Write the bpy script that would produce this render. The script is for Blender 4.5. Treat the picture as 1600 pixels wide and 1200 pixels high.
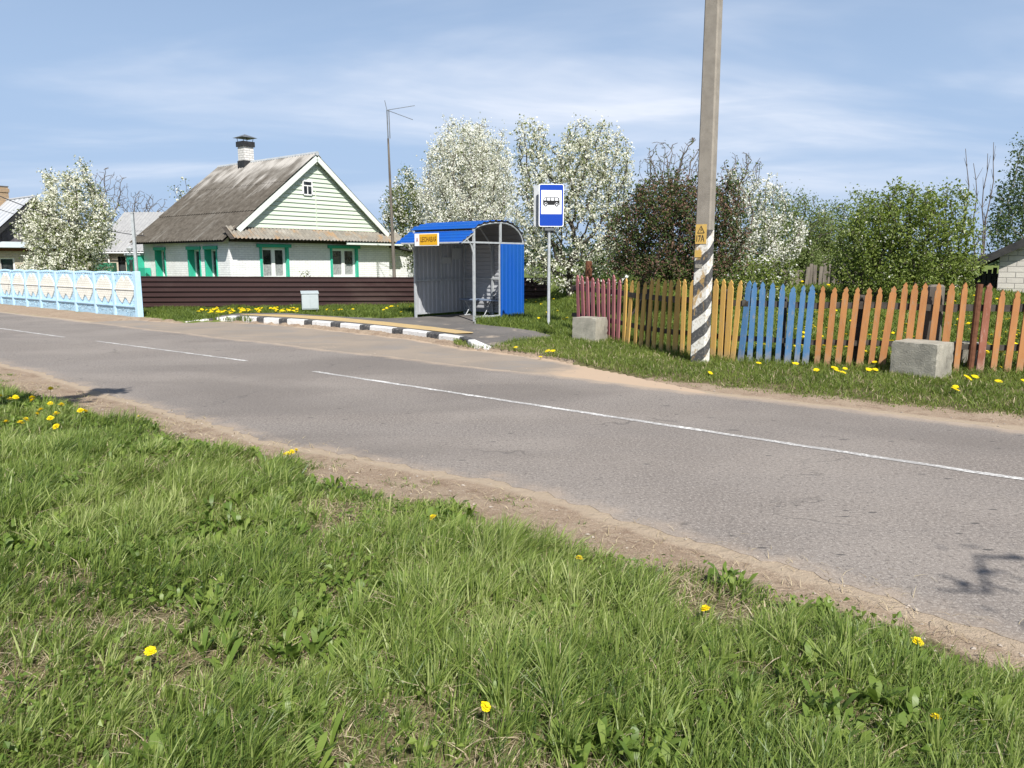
import bpy, bmesh, math, random
import numpy as np
from math import sin, cos, radians, pi, atan, atan2, sqrt
from mathutils import Vector, Matrix
from mathutils.geometry import tessellate_polygon

for o in list(bpy.data.objects):
    bpy.data.objects.remove(o)
sc = bpy.context.scene
COL = sc.collection
random.seed(7)
rng = np.random.default_rng(7)

# ---------------------------------------------------------------- camera
F, H = 1190.0, 1.7
P = atan(192 / F)
cp, sp = cos(P), sin(P)
cam_d = bpy.data.cameras.new("camera")
cam_d.sensor_width = 36
cam_d.lens = F / 1600 * 36
cam_d.clip_start, cam_d.clip_end = 0.05, 5000
cam = bpy.data.objects.new("camera", cam_d)
COL.objects.link(cam)
cam.location = (0, 0, H)
cam.rotation_euler = (pi / 2 - P, 0, 0)
sc.camera = cam

# ---------------------------------------------------------------- sun, sky, exposure
SUN_EL = radians(47)
SUN_AZ = atan2(.27, -.963)            # azimuth from +Y towards +X
S3 = Vector((sin(SUN_AZ) * cos(SUN_EL), cos(SUN_AZ) * cos(SUN_EL), sin(SUN_EL)))
sun_d = bpy.data.lights.new("sun", 'SUN')
sun_d.energy = 5.0
sun_d.angle = radians(.5)
sun_d.color = (1, .965, .91)
sun = bpy.data.objects.new("sun", sun_d)
COL.objects.link(sun)
sun.rotation_euler = (-S3).to_track_quat('-Z', 'Y').to_euler()

world = bpy.data.worlds.new("World")
sc.world = world
world.use_nodes = True
wt = world.node_tree
for n_ in list(wt.nodes):
    wt.nodes.remove(n_)


def wn(kind, **kw):
    n = wt.nodes.new(kind)
    for k, v in kw.items():
        setattr(n, k, v)
    return n


sky = wn('ShaderNodeTexSky', sky_type='NISHITA', sun_disc=False, sun_elevation=SUN_EL,
         sun_rotation=SUN_AZ, air_density=1.0, dust_density=.8, ozone_density=1.6, altitude=150)
bg = wn('ShaderNodeBackground')
bg.inputs[1].default_value = .078
wout = wn('ShaderNodeOutputWorld')
tc = wn('ShaderNodeTexCoord')
sep = wn('ShaderNodeSeparateXYZ')
wt.links.new(tc.outputs['Generated'], sep.inputs[0])


def wmath(op, a, b=None, clamp=False):
    m = wn('ShaderNodeMath', operation=op, use_clamp=clamp)
    for i, v in enumerate((a, b)):
        if v is None:
            continue
        if isinstance(v, (int, float)):
            m.inputs[i].default_value = v
        else:
            wt.links.new(v, m.inputs[i])
    return m.outputs[0]


def wrange(v, a, b, c=0, d=1):
    m = wn('ShaderNodeMapRange', interpolation_type='SMOOTHSTEP')
    wt.links.new(v, m.inputs[0])
    for i, q in enumerate((a, b, c, d)):
        m.inputs[i + 1].default_value = q
    return m.outputs[0]


zz = sep.outputs['Z']
den = wmath('ADD', wmath('MAXIMUM', zz, 0.0), .09)
cx = wmath('DIVIDE', sep.outputs['X'], den)
cy = wmath('DIVIDE', sep.outputs['Y'], den)
comb = wn('ShaderNodeCombineXYZ')
wt.links.new(wmath('MULTIPLY', cx, .62), comb.inputs[0])
wt.links.new(cy, comb.inputs[1])


def wnoise(scale, detail, rough, dist, off):
    mp = wn('ShaderNodeMapping')
    mp.inputs['Location'].default_value = off
    wt.links.new(comb.outputs[0], mp.inputs[0])
    t = wn('ShaderNodeTexNoise')
    t.inputs['Scale'].default_value = scale
    t.inputs['Detail'].default_value = detail
    t.inputs['Roughness'].default_value = rough
    t.inputs['Distortion'].default_value = dist
    wt.links.new(mp.outputs[0], t.inputs['Vector'])
    return t.outputs['Fac']


c1 = wrange(wnoise(.42, 6, .52, .8, (3.1, 1.7, 0)), .42, .68)
c2 = wrange(wnoise(1.5, 6, .55, .7, (.3, 4.2, 0)), .36, .75)
veil = wmath('MULTIPLY', wmath('ADD', wmath('MULTIPLY', c1, .55), wmath('MULTIPLY', wmath('MULTIPLY', c1, c2), .5), True),
             wmath('MULTIPLY', wrange(zz, .03, .15), wrange(zz, .52, .20)))
mixc = wn('ShaderNodeMix', data_type='RGBA')
wt.links.new(veil, mixc.inputs['Factor'])
# the blue haze layer low over the horizon
mixh = wn('ShaderNodeMix', data_type='RGBA')
wt.links.new(wmath('MULTIPLY', wrange(zz, .75, .0), .92), mixh.inputs['Factor'])
wt.links.new(sky.outputs[0], mixh.inputs['A'])
mixh.inputs['B'].default_value = (3.95, 5.35, 7.7, 1)
wt.links.new(mixh.outputs['Result'], mixc.inputs['A'])
mixc.inputs['B'].default_value = (8.4, 8.8, 9.7, 1)
wt.links.new(mixc.outputs['Result'], bg.inputs[0])
wt.links.new(bg.outputs[0], wout.inputs[0])

vs = sc.view_settings
vs.view_transform = 'Standard'
vs.look = 'None'
vs.exposure = 0.52
vs.gamma = 1
vs.use_curve_mapping = False
sc.cycles.max_bounces = 6
sc.cycles.diffuse_bounces = 3
sc.cycles.transparent_max_bounces = 4


# ---------------------------------------------------------------- pixel <-> place helpers
def ray(px, py):
    u = (px - 800) / F
    v = (600 - py) / F
    return (u, cp + v * sp, -sp + v * cp)


def G(px, py, z=0.0):
    d = ray(px, py)
    t = (z - H) / d[2]
    return Vector((d[0] * t, d[1] * t, z))


def D(px, py, Y):
    d = ray(px, py)
    t = Y / d[1]
    return Vector((d[0] * t, Y, H + d[2] * t))


def zat(py, Y):                       # height seen at image row py for a thing at depth Y
    v = (600 - py) / F
    return (v * Y * cp - Y * sp) / (cp + v * sp) + H


def along(p0, d, px):                 # distance along a ground line at which it crosses image column px (z about 1)
    # solve (x0+d.x t) / w = u, w = y cp - (z-H) sp
    u = (px - 800) / F
    w0 = p0[1] * cp + .7 * sp
    return (u * w0 - p0[0]) / (d[0] - u * d[1] * cp)


PHI = radians(38.99)
U2 = Vector((cos(PHI), -sin(PHI)))    # along the road, to the right
N2 = Vector((sin(PHI), cos(PHI)))     # across the road, away


def sn(x, y):
    return x * U2.x + y * U2.y, x * N2.x + y * N2.y


def from_sn(s, n):
    return Vector((U2.x * s + N2.x * n, U2.y * s + N2.y * n))


def sstep(a, b, x):
    t = np.clip((np.asarray(x, float) - a) / (b - a), 0, 1)
    return t * t * (3 - 2 * t)


def wav(x, y, k=1.0, seed=0.0):       # cheap smooth 2-D noise about 0, range about -1..1
    x = np.asarray(x, float) * k
    y = np.asarray(y, float) * k
    return (np.sin(1.3 * x + 2.1 * y + seed) + np.sin(-2.3 * x + 1.1 * y + 1.7 + seed * 2) + np.sin(3.1 * x + .7 * y + 4.2 + seed)
            + np.sin(.9 * x - 3.7 * y + .6 - seed)) / 3.0


def inpoly(x, y, poly):
    x = np.asarray(x, float)
    y = np.asarray(y, float)
    c = np.zeros(x.shape, bool)
    n = len(poly)
    j = n - 1
    for i in range(n):
        xi, yi = poly[i][0], poly[i][1]
        xj, yj = poly[j][0], poly[j][1]
        with np.errstate(divide='ignore', invalid='ignore'):
            c ^= ((yi > y) != (yj > y)) & (x < (xj - xi) * (y - yi) / (yj - yi + 1e-12) + xi)
        j = i
    return c


# ---------------------------------------------------------------- scene helpers
def tag(o, label=None, cat=None, group=None, kind=None):
    if label: o['label'] = label
    if cat: o['category'] = cat
    if group: o['group'] = group
    if kind: o['kind'] = kind
    return o


def thing(name, label, cat, loc=(0, 0, 0), rz=0.0, group=None):
    o = bpy.data.objects.new(name, None)
    o.empty_display_size = .2
    COL.objects.link(o)
    o.location = loc
    o.rotation_euler = (0, 0, rz)
    return tag(o, label, cat, group)


class MB:
    def __init__(self):
        self.v, self.f, self.m = [], [], []

    def add(self, vs_, fs, mi=0):
        b = len(self.v)
        self.v += [tuple(p) for p in vs_]
        for q in fs:
            self.f.append([b + i for i in q])
            self.m.append(mi)

    def box(self, x0, x1, y0, y1, z0, z1, mi=0):
        self.add([(x0, y0, z0), (x1, y0, z0), (x1, y1, z0), (x0, y1, z0), (x0, y0, z1), (x1, y0, z1), (x1, y1, z1), (x0, y1, z1)],
                 [(0, 3, 2, 1), (4, 5, 6, 7), (0, 1, 5, 4), (1, 2, 6, 5), (2, 3, 7, 6), (3, 0, 4, 7)], mi)

    def bar(self, p, q, w, h, mi=0, side=None, w2=None, h2=None):
        p, q = Vector(p), Vector(q)
        d = (q - p).normalized()
        if side is None:
            side = d.cross(Vector((0, 0, 1)))
            if side.length < 1e-4:
                side = Vector((1, 0, 0))
        side = Vector(side).normalized()
        up = side.cross(d).normalized()
        vs_ = []
        for c, a, b in ((p, w / 2, h / 2), (q, (w2 or w) / 2, (h2 or h) / 2)):
            for s1, s2 in ((-1, -1), (1, -1), (1, 1), (-1, 1)):
                vs_.append(c + side * a * s1 + up * b * s2)
        self.add(vs_, [(0, 1, 2, 3), (7, 6, 5, 4), (0, 4, 5, 1), (1, 5, 6, 2), (2, 6, 7, 3), (3, 7, 4, 0)], mi)

    def tube(self, pts, r, n=8, mi=0, cap=True):
        pts = [Vector(p) for p in pts]
        rs = r if isinstance(r, (list, tuple)) else [r] * len(pts)
        b = len(self.v)
        ref = None
        for i, p in enumerate(pts):
            d = (pts[min(i + 1, len(pts) - 1)] - pts[max(i - 1, 0)]).normalized()
            if ref is None:
                ref = Vector((1, 0, 0)) if abs(d.x) < .8 else Vector((0, 1, 0))
            a = (ref - d * ref.dot(d)).normalized()
            ref = a
            c = d.cross(a)
            for k in range(n):
                t = 2 * pi * k / n
                self.v.append(tuple(p + (a * cos(t) + c * sin(t)) * rs[i]))
        for i in range(len(pts) - 1):
            for k in range(n):
                k2 = (k + 1) % n
                self.f.append([b + i * n + k, b + i * n + k2, b + (i + 1) * n + k2, b + (i + 1) * n + k])
                self.m.append(mi)
        if cap:
            self.f.append([b + k for k in reversed(range(n))])
            self.m.append(mi)
            e = b + (len(pts) - 1) * n
            self.f.append([e + k for k in range(n)])
            self.m.append(mi)

    def prism(self, pts, o, ax, ay, az, mi=0, mi_side=None):      # outline in (ax, ay), extruded along vector az
        o, ax, ay, az = Vector(o), Vector(ax), Vector(ay), Vector(az)
        n = len(pts)
        a = [o + ax * p[0] + ay * p[1] for p in pts]
        c = [p + az for p in a]
        b = len(self.v)
        self.v += [tuple(p) for p in a + c]
        for t in tessellate_polygon([[Vector((p[0], p[1], 0)) for p in pts]]):
            self.f.append([b + i for i in reversed(t)]); self.m.append(mi)
            self.f.append([b + n + i for i in t]); self.m.append(mi)
        for i in range(n):
            j = (i + 1) % n
            self.f.append([b + i, b + j, b + n + j, b + n + i])
            self.m.append(mi if mi_side is None else mi_side)

    def strip(self, la, lb, mi=0):    # ruled surface between two point lists
        b = len(self.v)
        n = len(la)
        self.v += [tuple(p) for p in la] + [tuple(p) for p in lb]
        for i in range(n - 1):
            self.f.append([b + i, b + i + 1, b + n + i + 1, b + n + i])
            self.m.append(mi)

    def build(self, name, mats, parent=None, smooth=False, bevel=0.0, fix=True):
        me = bpy.data.meshes.new(name)
        me.from_pydata(self.v, [], self.f)
        if not isinstance(mats, (list, tuple)):
            mats = [mats]
        for m in mats:
            me.materials.append(m)
        me.polygons.foreach_set('material_index', self.m)
        if smooth:
            me.polygons.foreach_set('use_smooth', [True] * len(self.f))
        if fix:
            bm = bmesh.new()
            bm.from_mesh(me)
            bmesh.ops.recalc_face_normals(bm, faces=bm.faces)
            bm.to_mesh(me)
            bm.free()
        me.update()
        o = bpy.data.objects.new(name, me)
        COL.objects.link(o)
        if parent:
            o.parent = parent
        if bevel:
            b = o.modifiers.new('bevel', 'BEVEL')
            b.width = bevel
            b.segments = 2
            b.limit_method = 'ANGLE'
        return o


def np_mesh(name, V, faces, mats, mi=None, attrs=None, smooth=False, parent=None):
    """V (n,3); faces = list of (k,m) index arrays (mixed sizes allowed)."""
    me = bpy.data.meshes.new(name)
    me.vertices.add(len(V))
    me.vertices.foreach_set('co', np.asarray(V, np.float32).ravel())
    loops = np.concatenate([f.ravel() for f in faces]).astype(np.int32)
    tot = np.concatenate([np.full(len(f), f.shape[1], np.int32) for f in faces])
    st = np.concatenate([[0], np.cumsum(tot)[:-1]]).astype(np.int32)
    me.loops.add(len(loops))
    me.loops.foreach_set('vertex_index', loops)
    me.polygons.add(len(tot))
    me.polygons.foreach_set('loop_start', st)
    me.polygons.foreach_set('loop_total', tot)
    for m in (mats if isinstance(mats, (list, tuple)) else [mats]):
        me.materials.append(m)
    if mi is not None:
        me.polygons.foreach_set('material_index', np.asarray(mi, np.int32))
    me.polygons.foreach_set('use_smooth', np.full(len(tot), smooth))
    for k, a in (attrs or {}).items():
        at = me.attributes.new(k, 'FLOAT', 'POINT')
        at.data.foreach_set('value', np.asarray(a, np.float32))
    me.update(calc_edges=True)
    me.validate()
    o = bpy.data.objects.new(name, me)
    COL.objects.link(o)
    if parent:
        o.parent = parent
    return o


def text_mb(mb, s, o, ax, ay, az, size, mi=0, width=None, depth=.004, bold=0.0):
    """lettering as real thin solid letters: baseline start o, along ax, up ay, towards az"""
    cu = bpy.data.curves.new('lettering', 'FONT')
    cu.body = s
    cu.size = size
    cu.resolution_u = 3
    cu.offset = bold
    ob = bpy.data.objects.new('lettering', cu)
    COL.objects.link(ob)
    dg = bpy.context.evaluated_depsgraph_get()
    me = bpy.data.meshes.new_from_object(ob.evaluated_get(dg))
    xs = [v.co.x for v in me.vertices]
    k = 1.0 if not width or not xs else width / (max(xs) - min(xs))
    x0 = min(xs) if xs else 0
    o, ax, ay, az = Vector(o), Vector(ax), Vector(ay), Vector(az)
    mb.add([o + ax * ((v.co.x - x0) * k) + ay * v.co.y + az * depth for v in me.vertices], [list(p.vertices) for p in me.polygons], mi)
    bpy.data.objects.remove(ob)
    bpy.data.meshes.remove(me)


# ---------------------------------------------------------------- materials
class NT:
    def __init__(self, name):
        self.mat = bpy.data.materials.new(name)
        self.mat.use_nodes = True
        self.t = self.mat.node_tree
        for n in list(self.t.nodes):
            self.t.nodes.remove(n)
        self.out = self.t.nodes.new('ShaderNodeOutputMaterial')
        self._tc = None

    def n(self, kind, **kw):
        x = self.t.nodes.new(kind)
        for k, v in kw.items():
            setattr(x, k, v)
        return x

    def put(self, sock, v):
        if isinstance(v, bpy.types.NodeSocket):
            self.t.links.new(v, sock)
        elif isinstance(v, (tuple, list)) and len(v) == 3 and sock.type == 'RGBA':
            sock.default_value = (*v, 1)
        else:
            sock.default_value = v

    def co(self, scale=(1, 1, 1), rot=(0, 0, 0), loc=(0, 0, 0)):
        if not self._tc:
            self._tc = self.n('ShaderNodeTexCoord')
        m = self.n('ShaderNodeMapping')
        self.t.links.new(self._tc.outputs['Object'], m.inputs[0])
        m.inputs['Scale'].default_value = scale
        m.inputs['Rotation'].default_value = rot
        m.inputs['Location'].default_value = loc
        return m.outputs[0]

    def noise(self, scale, detail=4, rough=.55, dist=0, co=None):
        x = self.n('ShaderNodeTexNoise')
        self.put(x.inputs['Vector'], co or self.co())
        x.inputs['Scale'].default_value = scale
        x.inputs['Detail'].default_value = detail
        x.inputs['Roughness'].default_value = rough
        x.inputs['Distortion'].default_value = dist
        return x.outputs['Fac']

    def voro(self, scale, feature='F1', co=None, out='Distance'):
        x = self.n('ShaderNodeTexVoronoi', feature=feature)
        self.put(x.inputs['Vector'], co or self.co())
        x.inputs['Scale'].default_value = scale
        return x.outputs[out]

    def rng(self, v, a, b, c=0., d=1.):
        x = self.n('ShaderNodeMapRange', interpolation_type='SMOOTHSTEP')
        self.put(x.inputs[0], v)
        for i, q in enumerate((a, b, c, d)):
            self.put(x.inputs[i + 1], q)
        return x.outputs[0]

    def math(self, op, a, b=0.0, clamp=False):
        x = self.n('ShaderNodeMath', operation=op, use_clamp=clamp)
        self.put(x.inputs[0], a)
        self.put(x.inputs[1], b)
        return x.outputs[0]

    def mix(self, f, a, b, mode='MIX'):
        x = self.n('ShaderNodeMix', data_type='RGBA', blend_type=mode)
        self.put(x.inputs['Factor'], f)
        self.put(x.inputs['A'], a)
        self.put(x.inputs['B'], b)
        return x.outputs['Result']

    def attr(self, name):
        x = self.n('ShaderNodeAttribute', attribute_name=name)
        return x.outputs['Fac']

    def bump(self, h, strength=.4, dist=.01, nrm=None):
        x = self.n('ShaderNodeBump')
        self.put(x.inputs['Height'], h)
        x.inputs['Strength'].default_value = strength
        x.inputs['Distance'].default_value = dist
        if nrm:
            self.put(x.inputs['Normal'], nrm)
        return x.outputs[0]

    def bsdf(self, col, rough=.8, spec=.3, metal=0., nrm=None):
        x = self.n('ShaderNodeBsdfPrincipled')
        self.put(x.inputs['Base Color'], col)
        self.put(x.inputs['Roughness'], rough)
        self.put(x.inputs['Specular IOR Level'], spec)
        self.put(x.inputs['Metallic'], metal)
        if nrm:
            self.put(x.inputs['Normal'], nrm)
        return x.outputs[0]

    def done(self, sh):
        self.t.links.new(sh, self.out.inputs[0])
        return self.mat


def simple(name, c1, c2=None, rough=.7, spec=.3, scale=6, bump=.15, bscale=60, metal=0., dirt=None, stretch=(1, 1, 1), bdist=.004):
    m = NT(name)
    c2 = c2 or tuple(v * .8 for v in c1)
    co = m.co(stretch)
    col = m.mix(m.rng(m.noise(scale, 5, .6, .2, co), .3, .7), c1, c2)
    if dirt:
        col = m.mix(m.rng(m.noise(scale * .6, 8, .7, .4, co), .52, .72, 0, .8), col, dirt)
    nr = m.bump(m.noise(bscale, 3, .6, 0, co), bump, bdist)
    return m.done(m.bsdf(col, rough, spec, metal, nr))


def brick_mat(name, c1, c2, mort, bw, bh, mw, bump=.6, dist=.012, grime=None):
    m = NT(name)
    tcn = m.n('ShaderNodeTexCoord')
    s = m.n('ShaderNodeSeparateXYZ')
    m.t.links.new(tcn.outputs['Object'], s.inputs[0])
    c = m.n('ShaderNodeCombineXYZ')
    m.put(c.inputs[0], m.math('ADD', s.outputs[0], s.outputs[1]))
    m.put(c.inputs[1], s.outputs[2])
    b = m.n('ShaderNodeTexBrick')
    m.put(b.inputs['Vector'], c.outputs[0])
    m.put(b.inputs['Color1'], c1)
    m.put(b.inputs['Color2'], c2)
    m.put(b.inputs['Mortar'], mort)
    b.inputs['Scale'].default_value = 1
    b.inputs['Mortar Size'].default_value = mw
    b.inputs['Mortar Smooth'].default_value = .4
    b.inputs['Brick Width'].default_value = bw
    b.inputs['Row Height'].default_value = bh
    col = m.mix(m.rng(m.noise(3, 5, .6), .35, .75, 0, .5), b.outputs['Color'], tuple(v * .72 for v in c1))
    if grime:
        col = m.mix(m.rng(m.noise(1.3, 7, .7, .5), .5, .75, 0, .7), col, grime)
    h = m.math('SUBTRACT', m.math('MULTIPLY', m.noise(18, 4, .6), .6), m.math('MULTIPLY', b.outputs['Fac'], .8))
    return m.done(m.bsdf(col, .85, .2, 0, m.bump(h, bump, dist)))


def leaf_mat(name, stops, trans=.35, rough=.5, spec=.25, tcol=1.25):
    m = NT(name)
    r = m.n('ShaderNodeValToRGB')
    m.put(r.inputs[0], m.attr('var'))
    el = r.color_ramp.elements
    while len(el) < len(stops):
        el.new(.5)
    for i, c in enumerate(stops):
        el[i].position = i / (len(stops) - 1)
        el[i].color = (*c, 1)
    col = r.outputs[0]
    p = m.bsdf(col, rough, spec)
    t = m.n('ShaderNodeBsdfTranslucent')
    m.put(t.inputs[0], m.mix(1.0, col, (tcol, tcol * 1.05, tcol * .7), 'MULTIPLY'))
    x = m.n('ShaderNodeMixShader')
    x.inputs[0].default_value = trans
    m.t.links.new(p, x.inputs[1])
    m.t.links.new(t.outputs[0], x.inputs[2])
    return m.done(x.outputs[0])


M = {}
M['galv'] = simple('galvanised', (.45, .47, .48), (.34, .36, .37), .45, .5, 9, .1, 40)
M['galv_dark'] = simple('dark_steel', (.10, .11, .12), (.16, .17, .18), .5, .4)
M['white'] = simple('white_paint', (.80, .80, .78), (.72, .72, .70), .55, .35)
M['cable'] = simple('cable_black', (.05, .05, .06), (.09, .09, .1), .6)
M['black'] = simple('black_paint', (.02, .02, .022), (.035, .035, .035), .6)
M['glass'] = NT('window_glass')
_m = M['glass']
M['glass'] = _m.done(_m.bsdf(_m.mix(_m.rng(_m.noise(3, 3), .4, .6), (.012, .015, .018), (.05, .055, .055)), .06, .6))
M['curtain'] = simple('lace_curtain', (.35, .36, .35), (.2, .21, .21), .9, .1, 14)
M['green_trim'] = simple('turquoise_paint', (.03, .42, .27), (.045, .36, .25), .55, .35, 5, .2, 40)
M['siding'] = simple('pale_green_siding', (.585, .655, .535), (.54, .615, .495), .5, .35, 2, .05, 40, 0, (.42, .50, .40), (1, .15, 1))
M['barge'] = simple('white_barge', (.72, .76, .70), (.64, .68, .62), .5, .35)
M['concrete'] = simple('weathered_concrete', (.37, .345, .285), (.25, .235, .195), .9, .2, 4, .7, 45, 0, (.13, .12, .10), bdist=.012)
M['wood_old'] = simple('old_grey_wood', (.20, .175, .145), (.11, .095, .08), .9, .15, 8, .6, 50, stretch=(1, 1, .15))
M['wood_dark'] = simple('dark_rotten_wood', (.05, .042, .035), (.09, .08, .068), .9, .15, 8, .6, 50)
M['rust'] = simple('rusty_steel', (.11, .045, .025), (.17, .075, .04), .85, .2, 14, .4, 60)
M['paper'] = simple('notice_paper', (.50, .51, .49), (.42, .43, .42), .8, .2, 30, .02)


def fence_paint(name, c1, c2, wood=(.33, .25, .17)):
    m = NT(name)
    co = m.co((1, 1, .25))
    col = m.mix(m.rng(m.noise(9, 5, .6, .3, co), .3, .7), c1, c2)
    col = m.mix(m.rng(m.noise(28, 7, .7, .5, co), .53, .68, 0, .8), col, wood)
    s = m.n('ShaderNodeSeparateXYZ')
    m.put(s.inputs[0], m.co())
    low = m.rng(m.math('ADD', s.outputs[2], m.math('MULTIPLY', m.noise(12, 4), .25)), .42, .22, 0, .75)
    col = m.mix(low, col, wood)
    return m.done(m.bsdf(col, .75, .25, 0, m.bump(m.noise(60, 4, .6, 0, co), .4, .004)))


M['p_red'] = fence_paint('faded_red_paint', (.36, .135, .14), (.29, .105, .115), (.30, .17, .14))
M['p_yel'] = fence_paint('faded_yellow_paint', (.57, .345, .095), (.49, .295, .085), (.42, .29, .14))
M['p_blu'] = fence_paint('faded_blue_paint', (.065, .165, .32), (.09, .20, .36), (.26, .24, .22))
M['p_ora'] = fence_paint('faded_orange_paint', (.42, .195, .07), (.35, .155, .06), (.32, .21, .13))
M['p_bro'] = fence_paint('faded_brown_paint', (.22, .085, .05), (.28, .11, .07), (.4, .28, .22))

M['white_wall'] = brick_mat('whitewashed_brick', (.83, .83, .81), (.78, .78, .77), (.62, .63, .63), .26, .085, .010, .7, .018, (.70, .70, .68))
M['cream_brick'] = brick_mat('cream_brick', (.62, .54, .42), (.55, .47, .36), (.36, .33, .29), .26, .08, .010)
M['silicate'] = brick_mat('white_silicate_brick', (.62, .58, .52), (.55, .51, .46), (.30, .28, .26), .45, .17, .014, .8)
M['chim_white'] = brick_mat('white_chimney_brick', (.72, .70, .66), (.66, .64, .6), (.34, .33, .31), .26, .10, .014)
M['chim_tan'] = brick_mat('tan_chimney_brick', (.38, .27, .16), (.33, .23, .14), (.24, .2, .16), .26, .09, .012)


def slate_mat(name, base, base2, pale, lichen=None, ridge_z=None):
    m = NT(name)
    co = m.co((1, .18, .18))                     # streaks run down the slope (local y, z)
    st = m.noise(3.2, 6, .65, .2, co)
    col = m.mix(m.rng(m.noise(4, 6, .65), .3, .7), base, base2)
    col = m.mix(m.rng(st, .52, .72, 0, .55), col, pale)
    if ridge_z:
        s = m.n('ShaderNodeSeparateXYZ')
        m.put(s.inputs[0], m.co())
        k = m.math('MULTIPLY', m.rng(m.math('ADD', s.outputs[2], m.math('MULTIPLY', m.math('SUBTRACT', st, .5), 3.2)), ridge_z - 1.6, ridge_z + .1, 0, .95), m.rng(m.noise(.9, 2, .5), .36, .58, .25, 1))
        col = m.mix(k, col, (.38, .36, .33))
    col = m.mix(m.rng(m.noise(26, 5, .7), .6, .7, 0, .6), col, tuple(v * 1.9 for v in base))
    if lichen:
        col = m.mix(m.rng(m.noise(1.1, 6, .65, .5), .50, .66, 0, .8), col, lichen)
    return m.done(m.bsdf(col, .92, .15, 0, m.bump(m.noise(40, 4, .65), .4, .01)))


M['slate'] = slate_mat('old_asbestos_slate', (.066, .057, .046), (.112, .099, .082), (.20, .19, .17), None, 5.9)
M['slate_orange'] = slate_mat('lichened_slate', (.26, .24, .20), (.18, .165, .14), (.38, .36, .32), (.31, .185, .085))
M['slate_grey'] = slate_mat('pale_slate', (.32, .32, .315), (.27, .27, .27), (.40, .40, .39))
M['sheet_roof'] = simple('silver_sheet_roof', (.46, .47, .48), (.39, .40, .41), .45, .4, 2, .1, 10, 0, (.36, .36, .36), (1, .2, .2))
M['plank_purple'] = simple('grey_violet_planks', (.135, .12, .135), (.10, .09, .10), .8, .2, 7, .4, 40, stretch=(1, 1, .15))
M['tar_roof'] = simple('tarred_roof', (.03, .03, .032), (.055, .053, .05), .85, .2, 5, .4, 20)

M['brown_sheet'] = simple('brown_profiled_sheet', (.046, .022, .020), (.038, .019, .018), .42, .4, 1.2, .05, 8, 0, (.07, .045, .038), (.3, 1, 1))
M['blue_out'] = simple('blue_profiled_sheet', (.006, .080, .38), (.010, .09, .34), .42, .4, 2, .06, 8, 0, (.02, .10, .31), (1, 1, .35))
M['grey_in'] = simple('pale_grey_sheet', (.40, .41, .43), (.36, .37, .39), .5, .35, 2, .05, 8)
M['grey_in_shaded'] = simple('shaded_grey_sheet', (.19, .192, .20), (.16, .162, .17), .6, .3, 2, .05, 8)  # inner sheet darkened in colour to stand for the shade under the barrel
M['seat_blue'] = simple('blue_grey_seat', (.20, .25, .34), (.16, .2, .28), .5, .35)
M['sign_blue'] = simple('sign_blue_film', (.003, .045, .37), (.004, .05, .35), .35, .45, 3, .01)
M['sign_white'] = simple('sign_white_film', (.82, .84, .86), (.80, .82, .84), .4, .4, 3, .01)
M['sign_black'] = simple('sign_black_film', (.008, .008, .009), (.012, .012, .012), .45, .4)
M['sign_yellow'] = simple('board_yellow', (.72, .40, .015), (.66, .36, .015), .5, .35, 5, .02)
M['sign_brown'] = simple('board_lettering', (.09, .025, .006), (.11, .03, .008), .6)
M['sign_red'] = simple('board_red', (.42, .05, .05), (.36, .04, .04), .6)
M['plate_yellow'] = simple('plate_yellow', (.62, .40, .10), (.52, .34, .10), .7, .25, 9, .1, 40, 0, (.55, .47, .33))
M['box_grey'] = simple('cabinet_grey', (.42, .47, .48), (.37, .42, .43), .5, .35, 3, .05)
M['panel_blue'] = simple('pale_blue_paint', (.42, .62, .79), (.50, .69, .82), .75, .25, 6, .5, 30, 0, (.25, .42, .58), bdist=.012)
M['panel_grey'] = simple('scuffed_blue_paint', (.33, .50, .62), (.42, .57, .66), .85, .2, 9, .8, 26, 0, (.16, .22, .26), bdist=.02)
M['medal'] = brick_mat('cream_medallion', (.82, .80, .72), (.79, .77, .69), (.58, .54, .44), .16, .075, .008, .4, .008)


def kerb_mat(name, c1, c2):
    m = NT(name)
    col = m.mix(m.rng(m.noise(7, 5, .6), .3, .7), c1, c2)
    col = m.mix(m.rng(m.noise(16, 7, .7, .4), .54, .66, 0, .7), col, (.30, .28, .25))
    s = m.n('ShaderNodeSeparateXYZ')
    m.put(s.inputs[0], m.co())
    col = m.mix(m.rng(m.math('ADD', s.outputs[2], m.math('MULTIPLY', m.noise(9, 4), .05)), .075, .01, 0, .7), col, (.36, .28, .20))
    return m.done(m.bsdf(col, .85, .2, 0, m.bump(m.noise(50, 4, .6), .4, .006)))


M['kerb_w'] = kerb_mat('kerb_white', (.70, .69, .66), (.60, .59, .57))
M['kerb_b'] = kerb_mat('kerb_black', (.05, .05, .052), (.09, .09, .09))


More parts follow.
